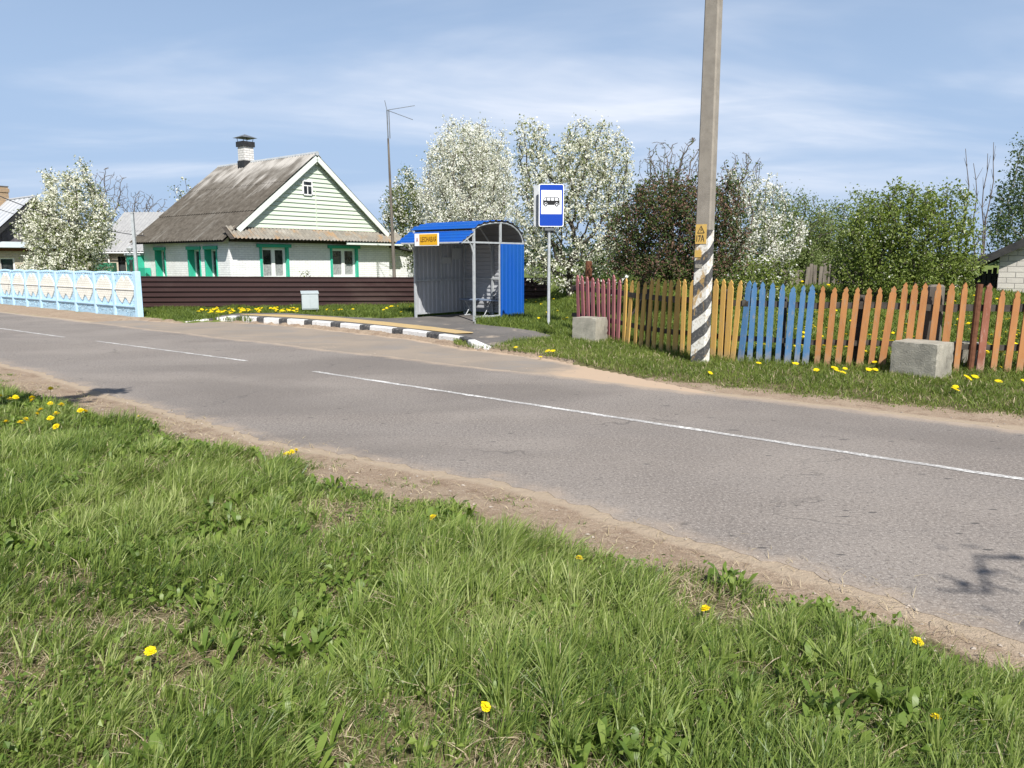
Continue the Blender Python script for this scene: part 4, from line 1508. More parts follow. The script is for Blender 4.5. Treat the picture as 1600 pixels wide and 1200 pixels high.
# ---------------------------------------------------------------- far left house
ap = D(50, 308, 37)
lh = thing('village_house', 'brick house with silver sheet roof and violet plank gable at the left edge', 'house', (ap.x, ap.y, 0), -PHI)
hw, lz, le_, ln = 2.55, ap.z, 2.25, 9.0
mb = MB()
wz1 = zat(403, 36.3)
wa, wb = along((ap.x, ap.y), N2, 4), along((ap.x, ap.y), N2, 27)
wall_open(mb, (-.15, -hw, 0), EY, 2 * hw, 0, le_ + .15, [(wa + hw, wb + hw, .9, wz1)], .15, -EX)
wall_open(mb, (-ln, -hw, 0), EX, ln - .15, 0, le_, [], .1, EY)
wall_open(mb, (-ln, hw, 0), EX, ln - .15, 0, le_, [], .1, -EY)
mb.build('wall', [M['cream_brick'], M['white']], lh)
window(lh, (-.15, -hw, 0), EY, EX, (wa + hw, wb + hw, .9, wz1), .1, False, .05, False)
mb = MB()
n_b = 22
for i in range(n_b):
    y0 = -hw + 2 * hw * i / n_b
    y1 = y0 + 2 * hw / n_b - .012
    zt = lambda y: lz - .1 - abs(y) * (lz - le_) / hw
    mb.add([(-.12, y0, le_ + .3), (-.12, y1, le_ + .3), (-.12, y1, max(le_ + .3, zt(y1))), (-.12, y0, max(le_ + .3, zt(y0)))], [(0, 1, 2, 3)], 0)
mb.add([(-.14, -hw, le_ + .1), (-.14, hw, le_ + .1), (-.14, 0, lz - .1)], [(0, 1, 2)], 0)
mb.build('gable_boards', M['plank_purple'], lh)
mb = MB()
for sgn in (-1, 1):
    d = Vector((0, -sgn * (hw + .35), (lz - le_) * (hw + .35) / hw))
    o = Vector((-ln, sgn * (hw + .35), lz - d.z))
    n_ = Vector((0, sgn * d.z, hw + .35)).normalized()
    corrugated(mb, o, EX, ln + .28, d.normalized(), d.length, n_, .62, .03, trap=True)
    o2 = o - n_ * .07
    mb.add([o2, o2 + EX * (ln + .24), o2 + EX * (ln + .24) + d, o2 + d], [(0, 1, 2, 3)], 1)
    p = o + EX * (ln + .27) - n_ * .10
    mb.bar(p, p + d, .03, .16, 1, side=EX)
mb.tube([(-ln, 0, lz + .02), (.3, 0, lz + .02)], .07, 6, 0)
lr = mb.build('roof', [M['sheet_roof'], M['black']], lh, fix=False)
mb = MB()
mb.bar((.20, -hw - .3, le_ + .20), (.20, hw + .3, le_ + .20), .42, .03, 0, side=Vector((.9, 0, -.75)))
mb.bar((-.05, -hw - .2, le_ + .0), (-.05, hw + .2, le_ + .0), .10, .16, 1, side=EX)
mb.build('skirt_roof', [M['box_grey'], M['rust']], lh)
tch = along((ap.x, ap.y), -U2, 19.5)
mb = MB()
cw = .30
zc = zat(293, 39) + .05
mb.box(-tch - cw, -tch + cw, -cw - .2, cw - .2, lz - 1.0, zc)
mb.box(-tch - cw - .04, -tch + cw + .04, -cw - .24, cw - .16, zc - .28, zc - .10)
mb.build('chimney', M['chim_tan'], lr)
mb = MB()
mb.box(-tch - cw - .03, -tch + cw + .03, -cw - .23, cw - .17, zc, zc + .03)
mb.build('chimney_top', M['galv_dark'], lr)

# ---------------------------------------------------------------- slate-roofed shed between the houses
SY = 41.0
s0 = D(150, 392, SY)
shed = thing('shed', 'low cream brick shed with pale grey slate roof between the two houses', 'shed', (s0.x, SY, 0), -.10)
sl_, sz0, sz1 = 6.4, zat(393, SY), zat(332, SY + 3.0)
mb = MB()
wall_open(mb, (0, .3, 0), EX, sl_, 0, sz0, [(1.0, 1.42, 1.0, 1.95)], .15, EY)
wall_open(mb, (0, .3, 0), EY, 6.0, 0, sz0, [], .1, EX)
wall_open(mb, (sl_, .3, 0), EY, 6.0, 0, sz0, [], .1, EX)
wall_open(mb, (0, 6.3, 0), EX, sl_, 0, sz0, [], .1, EX)
for x in (0, sl_):
    mb.add([(x, .3, sz0), (x, 6.3, sz0), (x, 3.3, sz1 - .06)], [(0, 1, 2)], 0)
mb.build('wall', [M['cream_brick'], M['black']], shed)
mb = MB()
mb.box(.95, 1.47, .42, .46, .95, 2.0)
mb.build('window', M['glass'], shed)
mb = MB()
for y0, sg in ((0, 1), (6.6, -1)):
    d = Vector((0, sg * 3.3, sz1 - sz0 + .02))
    nn = Vector((0, -sg * d.z, 3.3)).normalized()
    for i in range(2):
        corrugated(mb, Vector((-.3, y0, sz0 - .02)) + d * (.5 * i) + nn * (.03 + .015 * i), EX, sl_ + .6, d.normalized(), d.length * (.52 if i == 0 else .5), nn, .19, .04)
    o = Vector((-.28, y0, sz0 - .05))
    mb.add([o, o + EX * (sl_ + .56), o + EX * (sl_ + .56) + d, o + d], [(0, 1, 2, 3)], 1)
mb.build('roof', [M['slate_grey'], M['wood_dark']], shed, fix=False)
mb = MB()
mb.tube([(-.2, -.06, sz0 - .06), (sl_ + .3, -.06, sz0 - .10)], .05, 6)
mb.tube([(.55, -.06, sz0 - .08), (.55, .2, sz0 - .25), (.55, .22, .2)], .045, 6)
mb.build('gutter', M['white'], shed)
mb = MB()
mb.box(.05, .95, -.4, .05, 0, 1.62)
o = mb.build('storage_bin', M['green_trim'])
o.data.materials[0] = simple('bin_green', (.03, .16, .09), (.025, .13, .075), .6)
o.location = (D(160, 425, 40).x, 39.6, 0)
tag(o, 'dark green bin against the cream shed wall', 'bin')

# ---------------------------------------------------------------- brick shed at the right edge
RY = 24.0
r0 = D(1558, 447, RY)
rz0 = zat(447, RY) - .25
rs = thing('shed', 'old white brick shed with sloping black roof at the right edge', 'shed', (r0.x, RY, rz0), -.62)
mb = MB()
rt = zat(399, RY) - rz0
W2 = 6.0
k = .53
mb.add([(0, 0, 0), (W2, 0, 0), (W2, 0, rt + W2 * k), (0, 0, rt)], [(0, 1, 2, 3)], 0)
mb.add([(0, 0, 0), (0, 0, rt), (0, 5, rt), (0, 5, 0)], [(0, 1, 2, 3)], 0)
mb.add([(0, 5, 0), (W2, 5, 0), (W2, 5, rt + W2 * k), (0, 5, rt)], [(0, 1, 2, 3)], 0)
mb.build('wall', M['silicate'], rs)
mb = MB()
k = .53
ov = 1.25
mb.bar((-ov, 2.3, rt - ov * k + .10), (W2, 2.3, rt + W2 * k + .10), 5.2, .12, 0, side=EY)
mb.bar((-ov - .02, -.34, rt - ov * k + .06), (W2, -.34, rt + W2 * k + .06), .05, .22, 0, side=EY)
mb.build('roof', M['tar_roof'], rs)
mb = MB()
mb.box(-.74, -.04, .5, 4.6, 0, rt - .62)
for i in range(5):
    mb.box(-.74 + i * .14, -.74 + i * .14 + .11, .44, .5, 0, rt - .62 + i * .06)
mb.build('eave_shade', M['black'], rs)  # black boards stand in for the dark shadow under the open eave

# ---------------------------------------------------------------- old plank fence far behind
pf = thing('plank_fence', 'weathered grey plank fence between the plum and the green bush', 'fence', (0, 0, 0), 0)
for i, px in enumerate([1229, 1238, 1247, 1262, 1268, 1275, 1283, 1290, 1297, 1304, 1312, 1320, 1328, 1337]):
    Y_ = 25.6 + .05 * (i % 3)
    top = 411 + (i * 37 % 7) + (10 if i < 3 else 0)
    b = Vector(B(px, Y_))
    t = D(px + (i * 13 % 5 - 2) * .6, top, Y_)
    mb = MB()
    mb.bar(b, t, .115, .025, side=EX)
    mb.build('plank', M['wood_old'], pf)
for z_ in (.22, .52):
    mb = MB()
    a, b = Vector(B(1222, 25.75)), Vector(B(1342, 25.75))
    mb.bar(a + EZ * z_, b + EZ * z_, .05, .07)
    mb.build('rail', M['wood_old'], pf)
# weathered gate post at the red end of the picket fence
gp = Vector(B(920, 19.5, 0.05))
mb = MB()
hh = zat(411, 19.5)
mb.tube([(0, 0, 0), (.02, 0, hh * .5), (.0, .02, hh)], [.10, .095, .085], 9)
o = mb.build('old_post', M['rust'])
o.location = gp
tag(o, 'brown weathered post just behind the red pickets', 'post')

# ================================================================= FENCES
# pale blue concrete fence
ca, cb = G(217, 498, 0), G(0, 478, 0)
C0 = Vector((ca.x, ca.y))
cf = thing('concrete_fence', 'pale blue precast concrete fence with cream medallions beside the road', 'fence', (C0.x, C0.y, 0), -PHI)
bx = [217, 177, 147, 116, 88, 62, 40, 19, 0, -17, -33, -47]
pos = [0] + [along(C0, -U2, px + (1 if px > 100 else 0)) for px in bx[1:]]
FH = 1.40
mpts_t = [(-.98, 0), (-.88, .22), (-.74, .40), (-.70, .36), (-.56, .56), (-.50, .52), (-.36, .70), (-.30, .66), (-.20, .78), (.0, .52), (.12, .60), (.22, .80), (.36, .76), (.62, .52), (.84, .26), (.98, 0)]
mpts_b = [(.97, -.05), (.86, -.36), (.64, -.66), (.40, -.94), (.16, -.62), (-.02, -.50), (-.18, -.70), (-.34, -.92), (-.60, -.70), (-.86, -.36), (-.97, -.05)]
for i in range(len(pos) - 1):
    xa, xb = -pos[i + 1], -pos[i]
    w = xb - xa
    mb = MB()
    x0, x1 = xa + .06, xb - .06
    mb.box(x0, x1, .0, .05, .40, FH - .10, 0)                       # upper slab
    mb.box(x0, x1, -.02, .05, .30, .40, 0)                          # double rail
    mb.box(x0, x1, -.045, .05, .335, .365, 0)
    mb.box(x0, x1, .0, .05, .10, .298, 1)                           # lower slab, rough
    mb.box(x0, x1, -.012, .05, .0, .10, 1)
    for k_ in range(9):                                             # beaded top
        xx = x0 + (x1 - x0) * (k_ + .5) / 9
        mb.tube([(xx - .05, .02, FH - .075 + .03 * sin(pi * (k_ + .5) / 9)), (xx + .05, .02, FH - .075 + .03 * sin(pi * (k_ + .5) / 9))], .045, 7, 0)
    rr_ = random.Random(i)
    for k_ in range(26):                                            # relief squiggles
        xx, zz_ = rr_.uniform(x0 + .06, x1 - .06), rr_.uniform(.12, .26)
        mb.bar((xx, -.004, zz_), (xx + rr_.uniform(-.06, .06), -.004, zz_ + rr_.uniform(.01, .05)), .02, .02, 1)
    for k_ in range(40):
        t = rr_.uniform(0, 2 * pi)
        rad = rr_.uniform(1.02, 1.25)
        xx = (x0 + x1) / 2 + cos(t) * rad * w * .40
        zz_ = .88 + sin(t) * rad * .42
        if x0 + .03 < xx < x1 - .03 and .44 < zz_ < FH - .14:
            mb.bar((xx, -.004, zz_), (xx + rr_.uniform(-.05, .05), -.004, zz_ + rr_.uniform(-.05, .05)), .016, .018, 1)
    p = mb.build('panel', [M['panel_blue'], M['panel_grey']], cf)
    mb = MB()
    mc = ((x0 + x1) / 2, .86)
    ms = w * .43
    mb.prism([(a * ms, b * .50) for a, b in mpts_t], (mc[0], -.03, mc[1]), EX, EZ, (0, .035, 0))
    mb.prism([(a * ms, b * .46) for a, b in mpts_b], (mc[0], -.03, mc[1]), EX, EZ, (0, .035, 0))
    mb.box(x0 + .03, x1 - .03, -.05, .0, mc[1] - .018, mc[1] + .012)
    mb.build('medallion', M['medal'], p)
for i, q in enumerate(pos):
    mb = MB()
    wd = .09 if i == 0 else .06
    mb.box(-q - wd, -q + wd, -.05, .11, -.1, FH - .03 if i else FH + .0)
    mb.build('post', M['panel_blue'], cf, bevel=.01)

# brown profiled sheet fence
bf = thing('metal_fence', 'dark brown profiled sheet metal fence before the white house', 'fence', (BF_A.x, BF_A.y, 0), atan2(BF_dir.y, BF_dir.x))
bh0, bh1 = 1.175, zat(434.2, 28.2)
kz = (bh1 - bh0) / (BF_B - BF_A).length


def bsheet(xa, xb, name, dy=0.0):
    mb = MB()
    prof = [(0.0, 0)]
    nrib = 7
    pitch = (bh0 + .02) / nrib
    for i in range(nrib):
        z = i * pitch
        prof += [(z + pitch * .16, -.045), (z + pitch * .40, -.045), (z + pitch * .46, 0), (z + pitch * .98, 0)]
    la = [(xa, h + dy, z - .02 + kz * xa) for z, h in prof]
    lb = [(xb, h + dy, z - .02 + kz * xb) for z, h in prof]
    mb.strip(la, lb)
    mb.strip([(a, b + .004, c) for a, b, c in la], [(a, b + .004, c) for a, b, c in lb])
    mb.build(name, M['brown_sheet'], bf, fix=False)


q = 0
cuts = [0, 5.96, 8.95, 11.2, BF_L]
for i in range(len(cuts) - 1):
    bsheet(cuts[i], cuts[i + 1] + .05, 'sheet', -.003 * (i % 2))
mb = MB()
mb.bar((-.02, .0, bh0 + .012), (BF_L, .0, bh0 + .012 + kz * BF_L), .05, .03)
mb.build('top_cap', M['brown_sheet'], bf)
for x in np.linspace(.05, BF_L - .05, 6):
    mb = MB()
    mb.box(x - .03, x + .03, .03, .09, -.3, bh0 - .03 + kz * x)
    mb.build('post', M['galv_dark'], bf)

# picket fence in four colours
def pf_at(px):
    best = None
    u = (px - 800) / F
    for a, b in zip(PF[:-1], PF[1:]):
        d = (b - a).normalized()
        t = along(a, d, px)
        if -1e-6 <= t <= (b - a).length + 1e-6:
            return a + d * t, d
    return (PF[0], (PF[1] - PF[0]).normalized()) if px < 950 else (PF[-1], (PF[-1] - PF[-2]).normalized())


kit = thing('picket_fence', 'old wooden picket fence with red, yellow, blue and orange pickets', 'fence', (3.8, 12.5, 0))
koff = Vector((3.8, 12.5, 0))
s5 = lambda v: 880 + v * .25
t5 = lambda v: 400 + v * .25
s6 = lambda v: 1240 + v * .225
t6 = lambda v: 400 + v * .225
pk = []
for a, b, c, d in zip([95, 122, 155, 190, 222, 255, 290, 322, 360], [107, 140, 170, 198, 235, 265, 295, 325, 352], [118, 122, 128, 135, 140, 145, 140, 117, 150], [500, 510, 515, 520, 525, 535, 550, 555, 555]):
    pk.append((s5(a), t5(c), s5(b), t5(d), 'p_red'))
for a, b, c, d in zip([400, 440, 478, 520, 563, 602, 645, 682, 728, 765, 815, 862, 915, 962, 1010, 1055, 1115], [390, 412, 462, 497, 540, 578, 625, 672, 712, 757, 805, 852, 905, 952, 998, 1042, 1078],
                      [140, 152, 160, 165, 142, 145, 150, 150, 145, 145, 150, 148, 146, 142, 145, 150, 152], [575, 575, 580, 580, 585, 585, 600, 600, 600, 610, 612, 614, 618, 600, 655, 660, 660]):
    pk.append((s5(a), t5(c), s5(b), t5(d), 'p_yel'))
for a, b, c, d in zip([1170, 1200, 1250, 1312, 1375, 1440, 1505, 1560], [1128, 1183, 1243, 1298, 1360, 1422, 1480, 1535], [155, 160, 160, 165, 172, 190, 182, 178], [655, 655, 665, 680, 690, 685, 685, 685]):
    pk.append((s5(a), t5(c), s5(b), t5(d), 'p_blu'))
for a, b, c, d, m_ in zip([207, 288, 368, 448, 530, 605, 700, 780, 848, 918, 1012, 1102, 1190, 1358, 1450, 1555, 1640, 1730, 1830, 1925, 2020], [188, 258, 333, 408, 485, 565, 640, 748, 818, 885, 980, 1075, 1160, 1328, 1422, 1520, 1605, 1700, 1795, 1885, 1980],
                          [205, 215, 212, 215, 217, 215, 207, 180, 187, 185, 185, 187, 182, 187, 232, 240, 235, 220, 230, 225, 230], [720, 730, 740, 790, 770, 730, 760, 595, 595, 598, 598, 600, 835, 810, 780, 815, 820, 815, 820, 825, 825],
                          ['p_ora'] * 13 + ['p_bro'] + ['p_ora'] * 7):
    pk.append((s6(a), t6(c), s6(b), t6(d), m_))
for i, (xt, yt, xb, yb, m_) in enumerate(pk):
    p, d = pf_at(xb)
    t = D(xt, yt, p.y)
    bz = min(zat(yb, p.y), gz1(p.x, p.y) + (0.0 if yb > 540 else 9)) if yb > 540 else zat(yb, p.y)
    b = Vector((p.x, p.y, bz))
    dirv = (t - b).normalized()
    side = Vector((d.x, d.y, 0))
    side = (side - dirv * side.dot(dirv)).normalized()
    nrm = side.cross(dirv).normalized()
    if nrm.y > 0:
        nrm = -nrm
    w = .088 + .010 * sin(i * 2.7)
    ln_ = (t - b).length
    hw_ = w / 2
    v1, v2 = .010 * sin(i * 3.3), .012 * sin(i * 5.1)
    prof = [(-hw_, 0), (hw_, .012 * sin(i * 1.9)), (hw_ * .98, ln_ - .125 + v1), (hw_ * .62, ln_ - .085 + v1), (hw_ * .80, ln_ - .055), (v2 * .4, ln_), (-hw_ * .80, ln_ - .055), (-hw_ * .62, ln_ - .085 + v2), (-hw_ * .98, ln_ - .125 + v2)]
    mb = MB()
    mb.prism(prof, b - koff + nrm * .035, side, dirv, -nrm * .028)
    mb.build('picket', M[m_], kit)
for zr, th in ((.40, .05), (.98, .06)):
    mb = MB()
    for a, b in zip(PF[:-1], PF[1:]):
        d = (b - a).normalized()
        nrm = Vector((-d.y, d.x)) * .04
        a2, b2 = a - d * .05, b + d * .05
        mb.bar(Vector((a2.x + nrm.x, a2.y + nrm.y, zr + gz1(a.x, a.y))) - koff, Vector((b2.x + nrm.x, b2.y + nrm.y, zr - .02 + gz1(b.x, b.y))) - koff, th, th * 1.6)
    mb.build('rail', M['wood_dark'], kit)
for px, hgt_, r_ in ((912, 1.25, .06), (1002, 1.15, .06), (1128, 1.2, .06), (1222, 1.1, .07), (1345, 1.15, .07), (1462, 1.32, .13), (1650, 1.2, .07)):
    p, d = pf_at(px)
    nrm = Vector((-d.y, d.x))
    c = Vector((p.x + nrm.x * (.16 + r_ * .5), p.y + nrm.y * (.16 + r_ * .5), 0)) - koff
    mb = MB()
    mb.tube([c + EZ * -.2, c + EZ * .6, c + EZ * hgt_, c + EZ * (hgt_ + .03)], [r_, r_ * .97, r_ * .92, r_ * .7], 9)
    mb.build('post', M['wood_dark'] if px != 1462 else M['wood_old'], kit)
p, d = pf_at(s6(1262))
c = Vector((p.x, p.y, 0)) - koff
mb = MB()
tz = zat(t6(195), p.y)
mb.tube([c + EZ * -.2, c + Vector((.03, 0, tz))], .045, 10)
o = mb.build('metal_post', M['rust'], kit)
o['label'] = 'rusty steel tube post among the orange pickets'

# ================================================================= STREET OBJECTS
# utility pole
UP = Vector((3.08, 12.40, gz1(3.08, 12.40)))
pole = thing('utility_pole', 'tall concrete utility pole with black and white spiral stripes', 'pole', UP, -PHI)
mb = MB()
W0, D0, W1_, D1_ = .272, .19, .215, .15
pts = []
for z_, k in ((-.3, 0), (9.0, 1)):
    a, b = (W0 + (W1_ - W0) * k) / 2, (D0 + (D1_ - D0) * k) / 2
    c_ = .022
    pts.append([(-a + c_, -b, z_), (a - c_, -b, z_), (a, -b + c_, z_), (a, b - c_, z_), (a - c_, b, z_), (-a + c_, b, z_), (-a, b - c_, z_), (-a, -b + c_, z_)])
mb.add(pts[0] + pts[1], [tuple(range(7, -1, -1)), tuple(range(8, 16))] + [(i, (i + 1) % 8, 8 + (i + 1) % 8, 8 + i) for i in range(8)])
mb.build('shaft', M['pole'], pole)


def pzy(py):
    return zat(py, UP.y - .05) - UP.z


def pxx(px):                 # x on the front face
    return (px - 1096.5) / 32.0 * .27


yf = -.092
mb = MB()
zt_, zm, zl = pzy(350.5), pzy(381), pzy(402)
mb.box(-.112, .075, yf - .006, yf, zm - .002, zt_)
p1 = mb.build('warning_plate', M['plate_yellow'], pole)
mb = MB()
tx, tw_ = -.018, .058
tz0, tz1 = zt_ - .135, zt_ - .028
for a, b in (((tx - tw_, tz0), (tx + tw_, tz0)), ((tx + tw_, tz0), (tx, tz1)), ((tx, tz1), (tx - tw_, tz0))):
    mb.bar((a[0], yf - .008, a[1]), (b[0], yf - .008, b[1]), .003, .010, side=EY)
bolt = [(.012, .035), (-.012, .008), (.0, .006), (-.008, -.026), (.016, .004), (.003, .006)]
mb.prism([(tx + a * 1.1, tz0 + .042 + b * 1.0) for a, b in bolt], (0, yf - .009, 0), EX, EZ, (0, .002, 0))
text_mb(mb, '17А', (-.090, yf - .0065, zt_ - .265), EX, EZ, -EY, .135, 0, .135, .003, .003)
mb.build('plate_lettering', M['black'], p1)
mb = MB()
mb.box(-.112, -.005, yf - .007, yf, zl, zm - .10)
mb.build('worn_plate', M['plate_yellow'], pole)
mb = MB()
mb.box(-.10, .02, yf - .004, yf, pzy(419), pzy(413))
mb.build('name_strip', M['concrete'], pole)

# concrete blocks


def block(corner, fl, dl, h, lab, rot=0.0, seed=0):
    rb = random.Random(seed)
    mb = MB()
    z = gz1(corner.x, corner.y) - .06
    mb.box(-fl, 0, 0, dl, 0, h + .06)
    o = mb.build('concrete_block', M['concrete'])
    bm = bmesh.new()
    bm.from_mesh(o.data)
    bmesh.ops.subdivide_edges(bm, edges=bm.edges[:], cuts=9, use_grid_fill=True)
    for v in bm.verts:
        q = v.co
        ex = min(q.x + fl, -q.x) < .004
        ey = min(q.y, dl - q.y) < .004
        ez = h + .06 - q.z < .004
        e = ex + ey + ez
        am = (.003, .004, .014, .03)[e]
        c = Vector((-fl / 2, dl / 2, h / 2))
        q += (c - q).normalized() * am * rb.uniform(.1, 1.0) * (1.8 if rb.random() < .12 and e >= 2 else 1)
    bm.to_mesh(o.data)
    bm.free()
    o.location = (corner.x, corner.y, z)
    o.rotation_euler = (rb.uniform(-.01, .01), rb.uniform(-.012, .012), -PHI + rot)
    tag(o, lab, 'block', 'concrete blocks along the picket fence')
    return o


block(Vector((1.63, 14.83)), .555, .45, .48, 'weathered concrete block before the red end of the picket fence', 0, 1)
block(Vector((5.957, 10.60)), .645, .55, .50, 'pale stained concrete block in front of the orange pickets', -.22, 2)
block(Vector((7.02, 11.42)), .34, .30, .42, 'dark concrete block half hidden behind an orange picket', 0, 3)

# grey cable cabinet before the brown fence
cp_ = G(485, 489, .10)
cab = thing('utility_cabinet', 'small grey metal cabinet in the grass before the brown fence', 'cabinet', (cp_.x, cp_.y, .12), .30)
mb = MB()
mb.box(-.25, .25, -.20, .20, .10, .58)
mb.add([(-.27, -.22, .58), (.27, -.22, .58), (.27, .22, .64), (-.27, .22, .64), (-.27, -.22, .605), (.27, -.22, .605), (.27, .22, .665), (-.27, .22, .665)],
       [(0, 3, 2, 1), (4, 5, 6, 7), (0, 1, 5, 4), (1, 2, 6, 5), (2, 3, 7, 6), (3, 0, 4, 7)])
mb.build('body', M['box_grey'], cab, bevel=.006)
for a, b in ((-.23, -.004), (.004, .23)):
    mb = MB()
    mb.box(a, b, -.212, -.2, .13, .55)
    mb.build('door', M['box_grey'], cab, bevel=.004)
for a in (-.2, .2):
    for b in (-.15, .15):
        mb = MB()
        mb.tube([(a, b, -.15), (a, b, .1)], .02, 6)
        mb.build('leg', M['galv_dark'], cab)

# ---------------------------------------------------------------- bus shelter (local x along the kerb, y to the back)
sh = thing('bus_shelter', 'blue and grey bus shelter with barrel roof and yellow name board', 'bus shelter', (SH_A.x, SH_A.y, .15), -PHI)
W, Dp = SH_W, SH_D
BZ = zat(379, 20.2) - .15                    # height of the side beam
PZ = zat(345.5, 20.9) - .15                  # crown
arch = []
yc = Dp * .56
for i in range(25):                           # back half round, front half a flatter curve
    t = i / 24
    ang = radians(158 - 158 * t)
    yy_ = yc + cos(ang) * (Dp - yc) * (1.0 if ang < pi / 2 else (yc + .03) / (Dp - yc) / .93)
    arch.append((yy_, BZ + (PZ - BZ) * (sin(ang) if ang < pi / 2 else (1 - (1 - sin(ang)) * .62))))
front_y, front_z = arch[0]


def ribbed(curve, n_rib, amp):
    """insert trapezoid ribs along a (y, z) curve"""
    cum = [0]
    for a, b in zip(curve[:-1], curve[1:]):
        cum.append(cum[-1] + sqrt((a[0] - b[0]) ** 2 + (a[1] - b[1]) ** 2))
    tot = cum[-1]
    out = []
    for i in range(n_rib):
        for f, h in ((.0, 0), (.48, 0), (.58, 1), (.90, 1), (1.0, 0)):
            if f == 0 and i:
                continue
            L = (i + f) / n_rib * tot
            y = np.interp(L, cum, [c[0] for c in curve])
            z = np.interp(L, cum, [c[1] for c in curve])
            e = .01
            ty = np.interp(min(L + e, tot), cum, [c[0] for c in curve]) - np.interp(max(L - e, 0), cum, [c[0] for c in curve])
            tz_ = np.interp(min(L + e, tot), cum, [c[1] for c in curve]) - np.interp(max(L - e, 0), cum, [c[1] for c in curve])
            l_ = sqrt(ty * ty + tz_ * tz_)
            out.append((float(y - tz_ / l_ * amp * h), float(z + ty / l_ * amp * h), float(-tz_ / l_), float(ty / l_)))
    return out


mb = MB()
rb = ribbed(arch, 10, .022)
xo0, xo1 = -.12, W + .05
mb.strip([(xo0, a, b) for a, b, _, _ in rb], [(xo1, a, b) for a, b, _, _ in rb], 0)
mb.strip([(xo0, a - c * .006, b - d * .006) for a, b, c, d in rb], [(xo1, a - c * .006, b - d * .006) for a, b, c, d in rb], 1)
mb.build('roof', [M['blue_out'], M['grey_in_shaded']], sh, fix=False)
# front visor sheet under the barrel's lower edge
vis = [(-.52, BZ - .015), (front_y + .07, front_z - .055)]
rb = ribbed(vis, 4, .020)
mb = MB()
mb.strip([(xo0 - .10, a, b) for a, b, _, _ in rb], [(xo1 - .02, a, b) for a, b, _, _ in rb], 0)
mb.strip([(xo0 - .10, a - c * .006, b - d * .006) for a, b, c, d in rb], [(xo1 - .02, a - c * .006, b - d * .006) for a, b, c, d in rb], 1)
mb.build('visor', [M['blue_out'], M['grey_in']], sh, fix=False)


def vsheet(name, o, axu, lu, z0, z1, out, pitch=.165, amp=.022):
    mb = MB()
    o = Vector(o)
    corrugated(mb, o + EZ * z0 + Vector(out) * .006, axu, lu, EZ, z1 - z0, out, pitch, amp, 0, True)
    corrugated(mb, o + EZ * z0, axu, lu, EZ, z1 - z0, out, pitch, amp, 1, True)
    return mb.build(name, [M['blue_out'], M['grey_in']], sh, fix=False)


vsheet('side_panel', (-.03, .04, 0), EY, Dp - .05, .10, BZ, -EX)
# left arch infill
mb = MB()
pl = [(.02, BZ)] + [(a, b - .03) for a, b in arch if a > .03] 
mb.prism(pl, (-.035, 0, 0), EY, EZ, (.012, 0, 0), 0)
mb.build('arch_panel', M['grey_in_shaded'], sh)
vsheet('side_panel', (W + .03, Dp * .50, 0), EY, Dp * .50, .06, BZ - .02, EX)
# back panel: ribs run level
mb = MB()
for mi, off in ((0, .006), (1, 0)):
    o = Vector((-.02, Dp + off, .08))
    corrugated(mb, o, EZ, BZ - .06, EX, W + .04, EY, .118, .018, mi, True)
mb.build('back_panel', [M['blue_out'], M['grey_in']], sh, fix=False)
# steel frame
pw_ = .055
for x, y, z1_ in ((0, 0, front_z), (W, 0, front_z), (0, Dp - .03, BZ), (W, Dp - .03, BZ), (W / 2, Dp - .03, BZ)):
    fr_ = MB()
    fr_.box(x - pw_ / 2, x + pw_ / 2, y - pw_ / 2, y + pw_ / 2, -.1, z1_ - .02)
    fr_.build('post', M['galv'], sh)
mb = MB()
for x in (0, W):
    mb.bar((x, .03, BZ), (x, Dp - .06, BZ), .045, .045)
    mb.bar((x, .03, .10), (x, Dp - .06, .10), .04, .04)
    mb.bar((x, 0, BZ), (x, -.50, BZ - .01), .04, .04)
    mb.bar((x, -.46, BZ - .03), (x, front_y + .03, front_z - .125), .03, .03)
mb.bar((.03, Dp - .05, .95 + .1), (W - .03, Dp - .05, .95 + .1), .04, .04)
mb.bar((.012, .03, 1.02), (.012, Dp - .07, 1.02), .03, .045)
mb.bar((.012, Dp * .5, .12), (.012, Dp * .5, BZ - .02), .045, .03, side=EY)
mb.bar((W, Dp * .50, .12), (W, Dp * .50, BZ - .02), .035, .03, side=EY)
mb.bar((W, Dp * .52, BZ + .02), (W, Dp * .52, PZ - .05), .05, .05, side=EY)
mb.bar((.03, -.50, BZ - .012), (W - .03, -.50, BZ - .012), .04, .04)
mb.bar((.03, .02, front_z - .07), (W - .03, .02, front_z - .07), .035, .035)
mb.build('frame_rail', M['galv'], sh)
for x in (0, W):
    mb = MB()
    mb.tube([(x, a, b - .055) for a, b in arch[::2]], .022, 6)
    mb.build('arch_tube', M['galv'], sh)
for x in (.0, W):
    mb = MB()
    mb.tube([(x, 0, 1.55), (x, -.02, 1.75), (x, -.10, 1.95), (x, -.28, 2.12)], .022, 6)
    mb.build('brace', M['galv'], sh)
mb = MB()
x = W * .5
mb.tube([(x, Dp - .06, 1.2), (x, Dp - .08, 1.8), (x, Dp - .22, BZ + .1), (x, Dp - .55, PZ - .16), (x, yc, PZ - .06)], .02, 6)
mb.build('arch_tube', M['galv'], sh)
# notices on the left wall
for i, (y0, y1, z0_, z1_) in enumerate(((Dp * .72, Dp * .92, 1.60, 1.92), (Dp * .52, Dp * .70, 1.48, 1.66))):
    mb = MB()
    mb.box(.0, .006, y0, y1, z0_, z1_)
    mb.build('notice', M['paper'], sh)
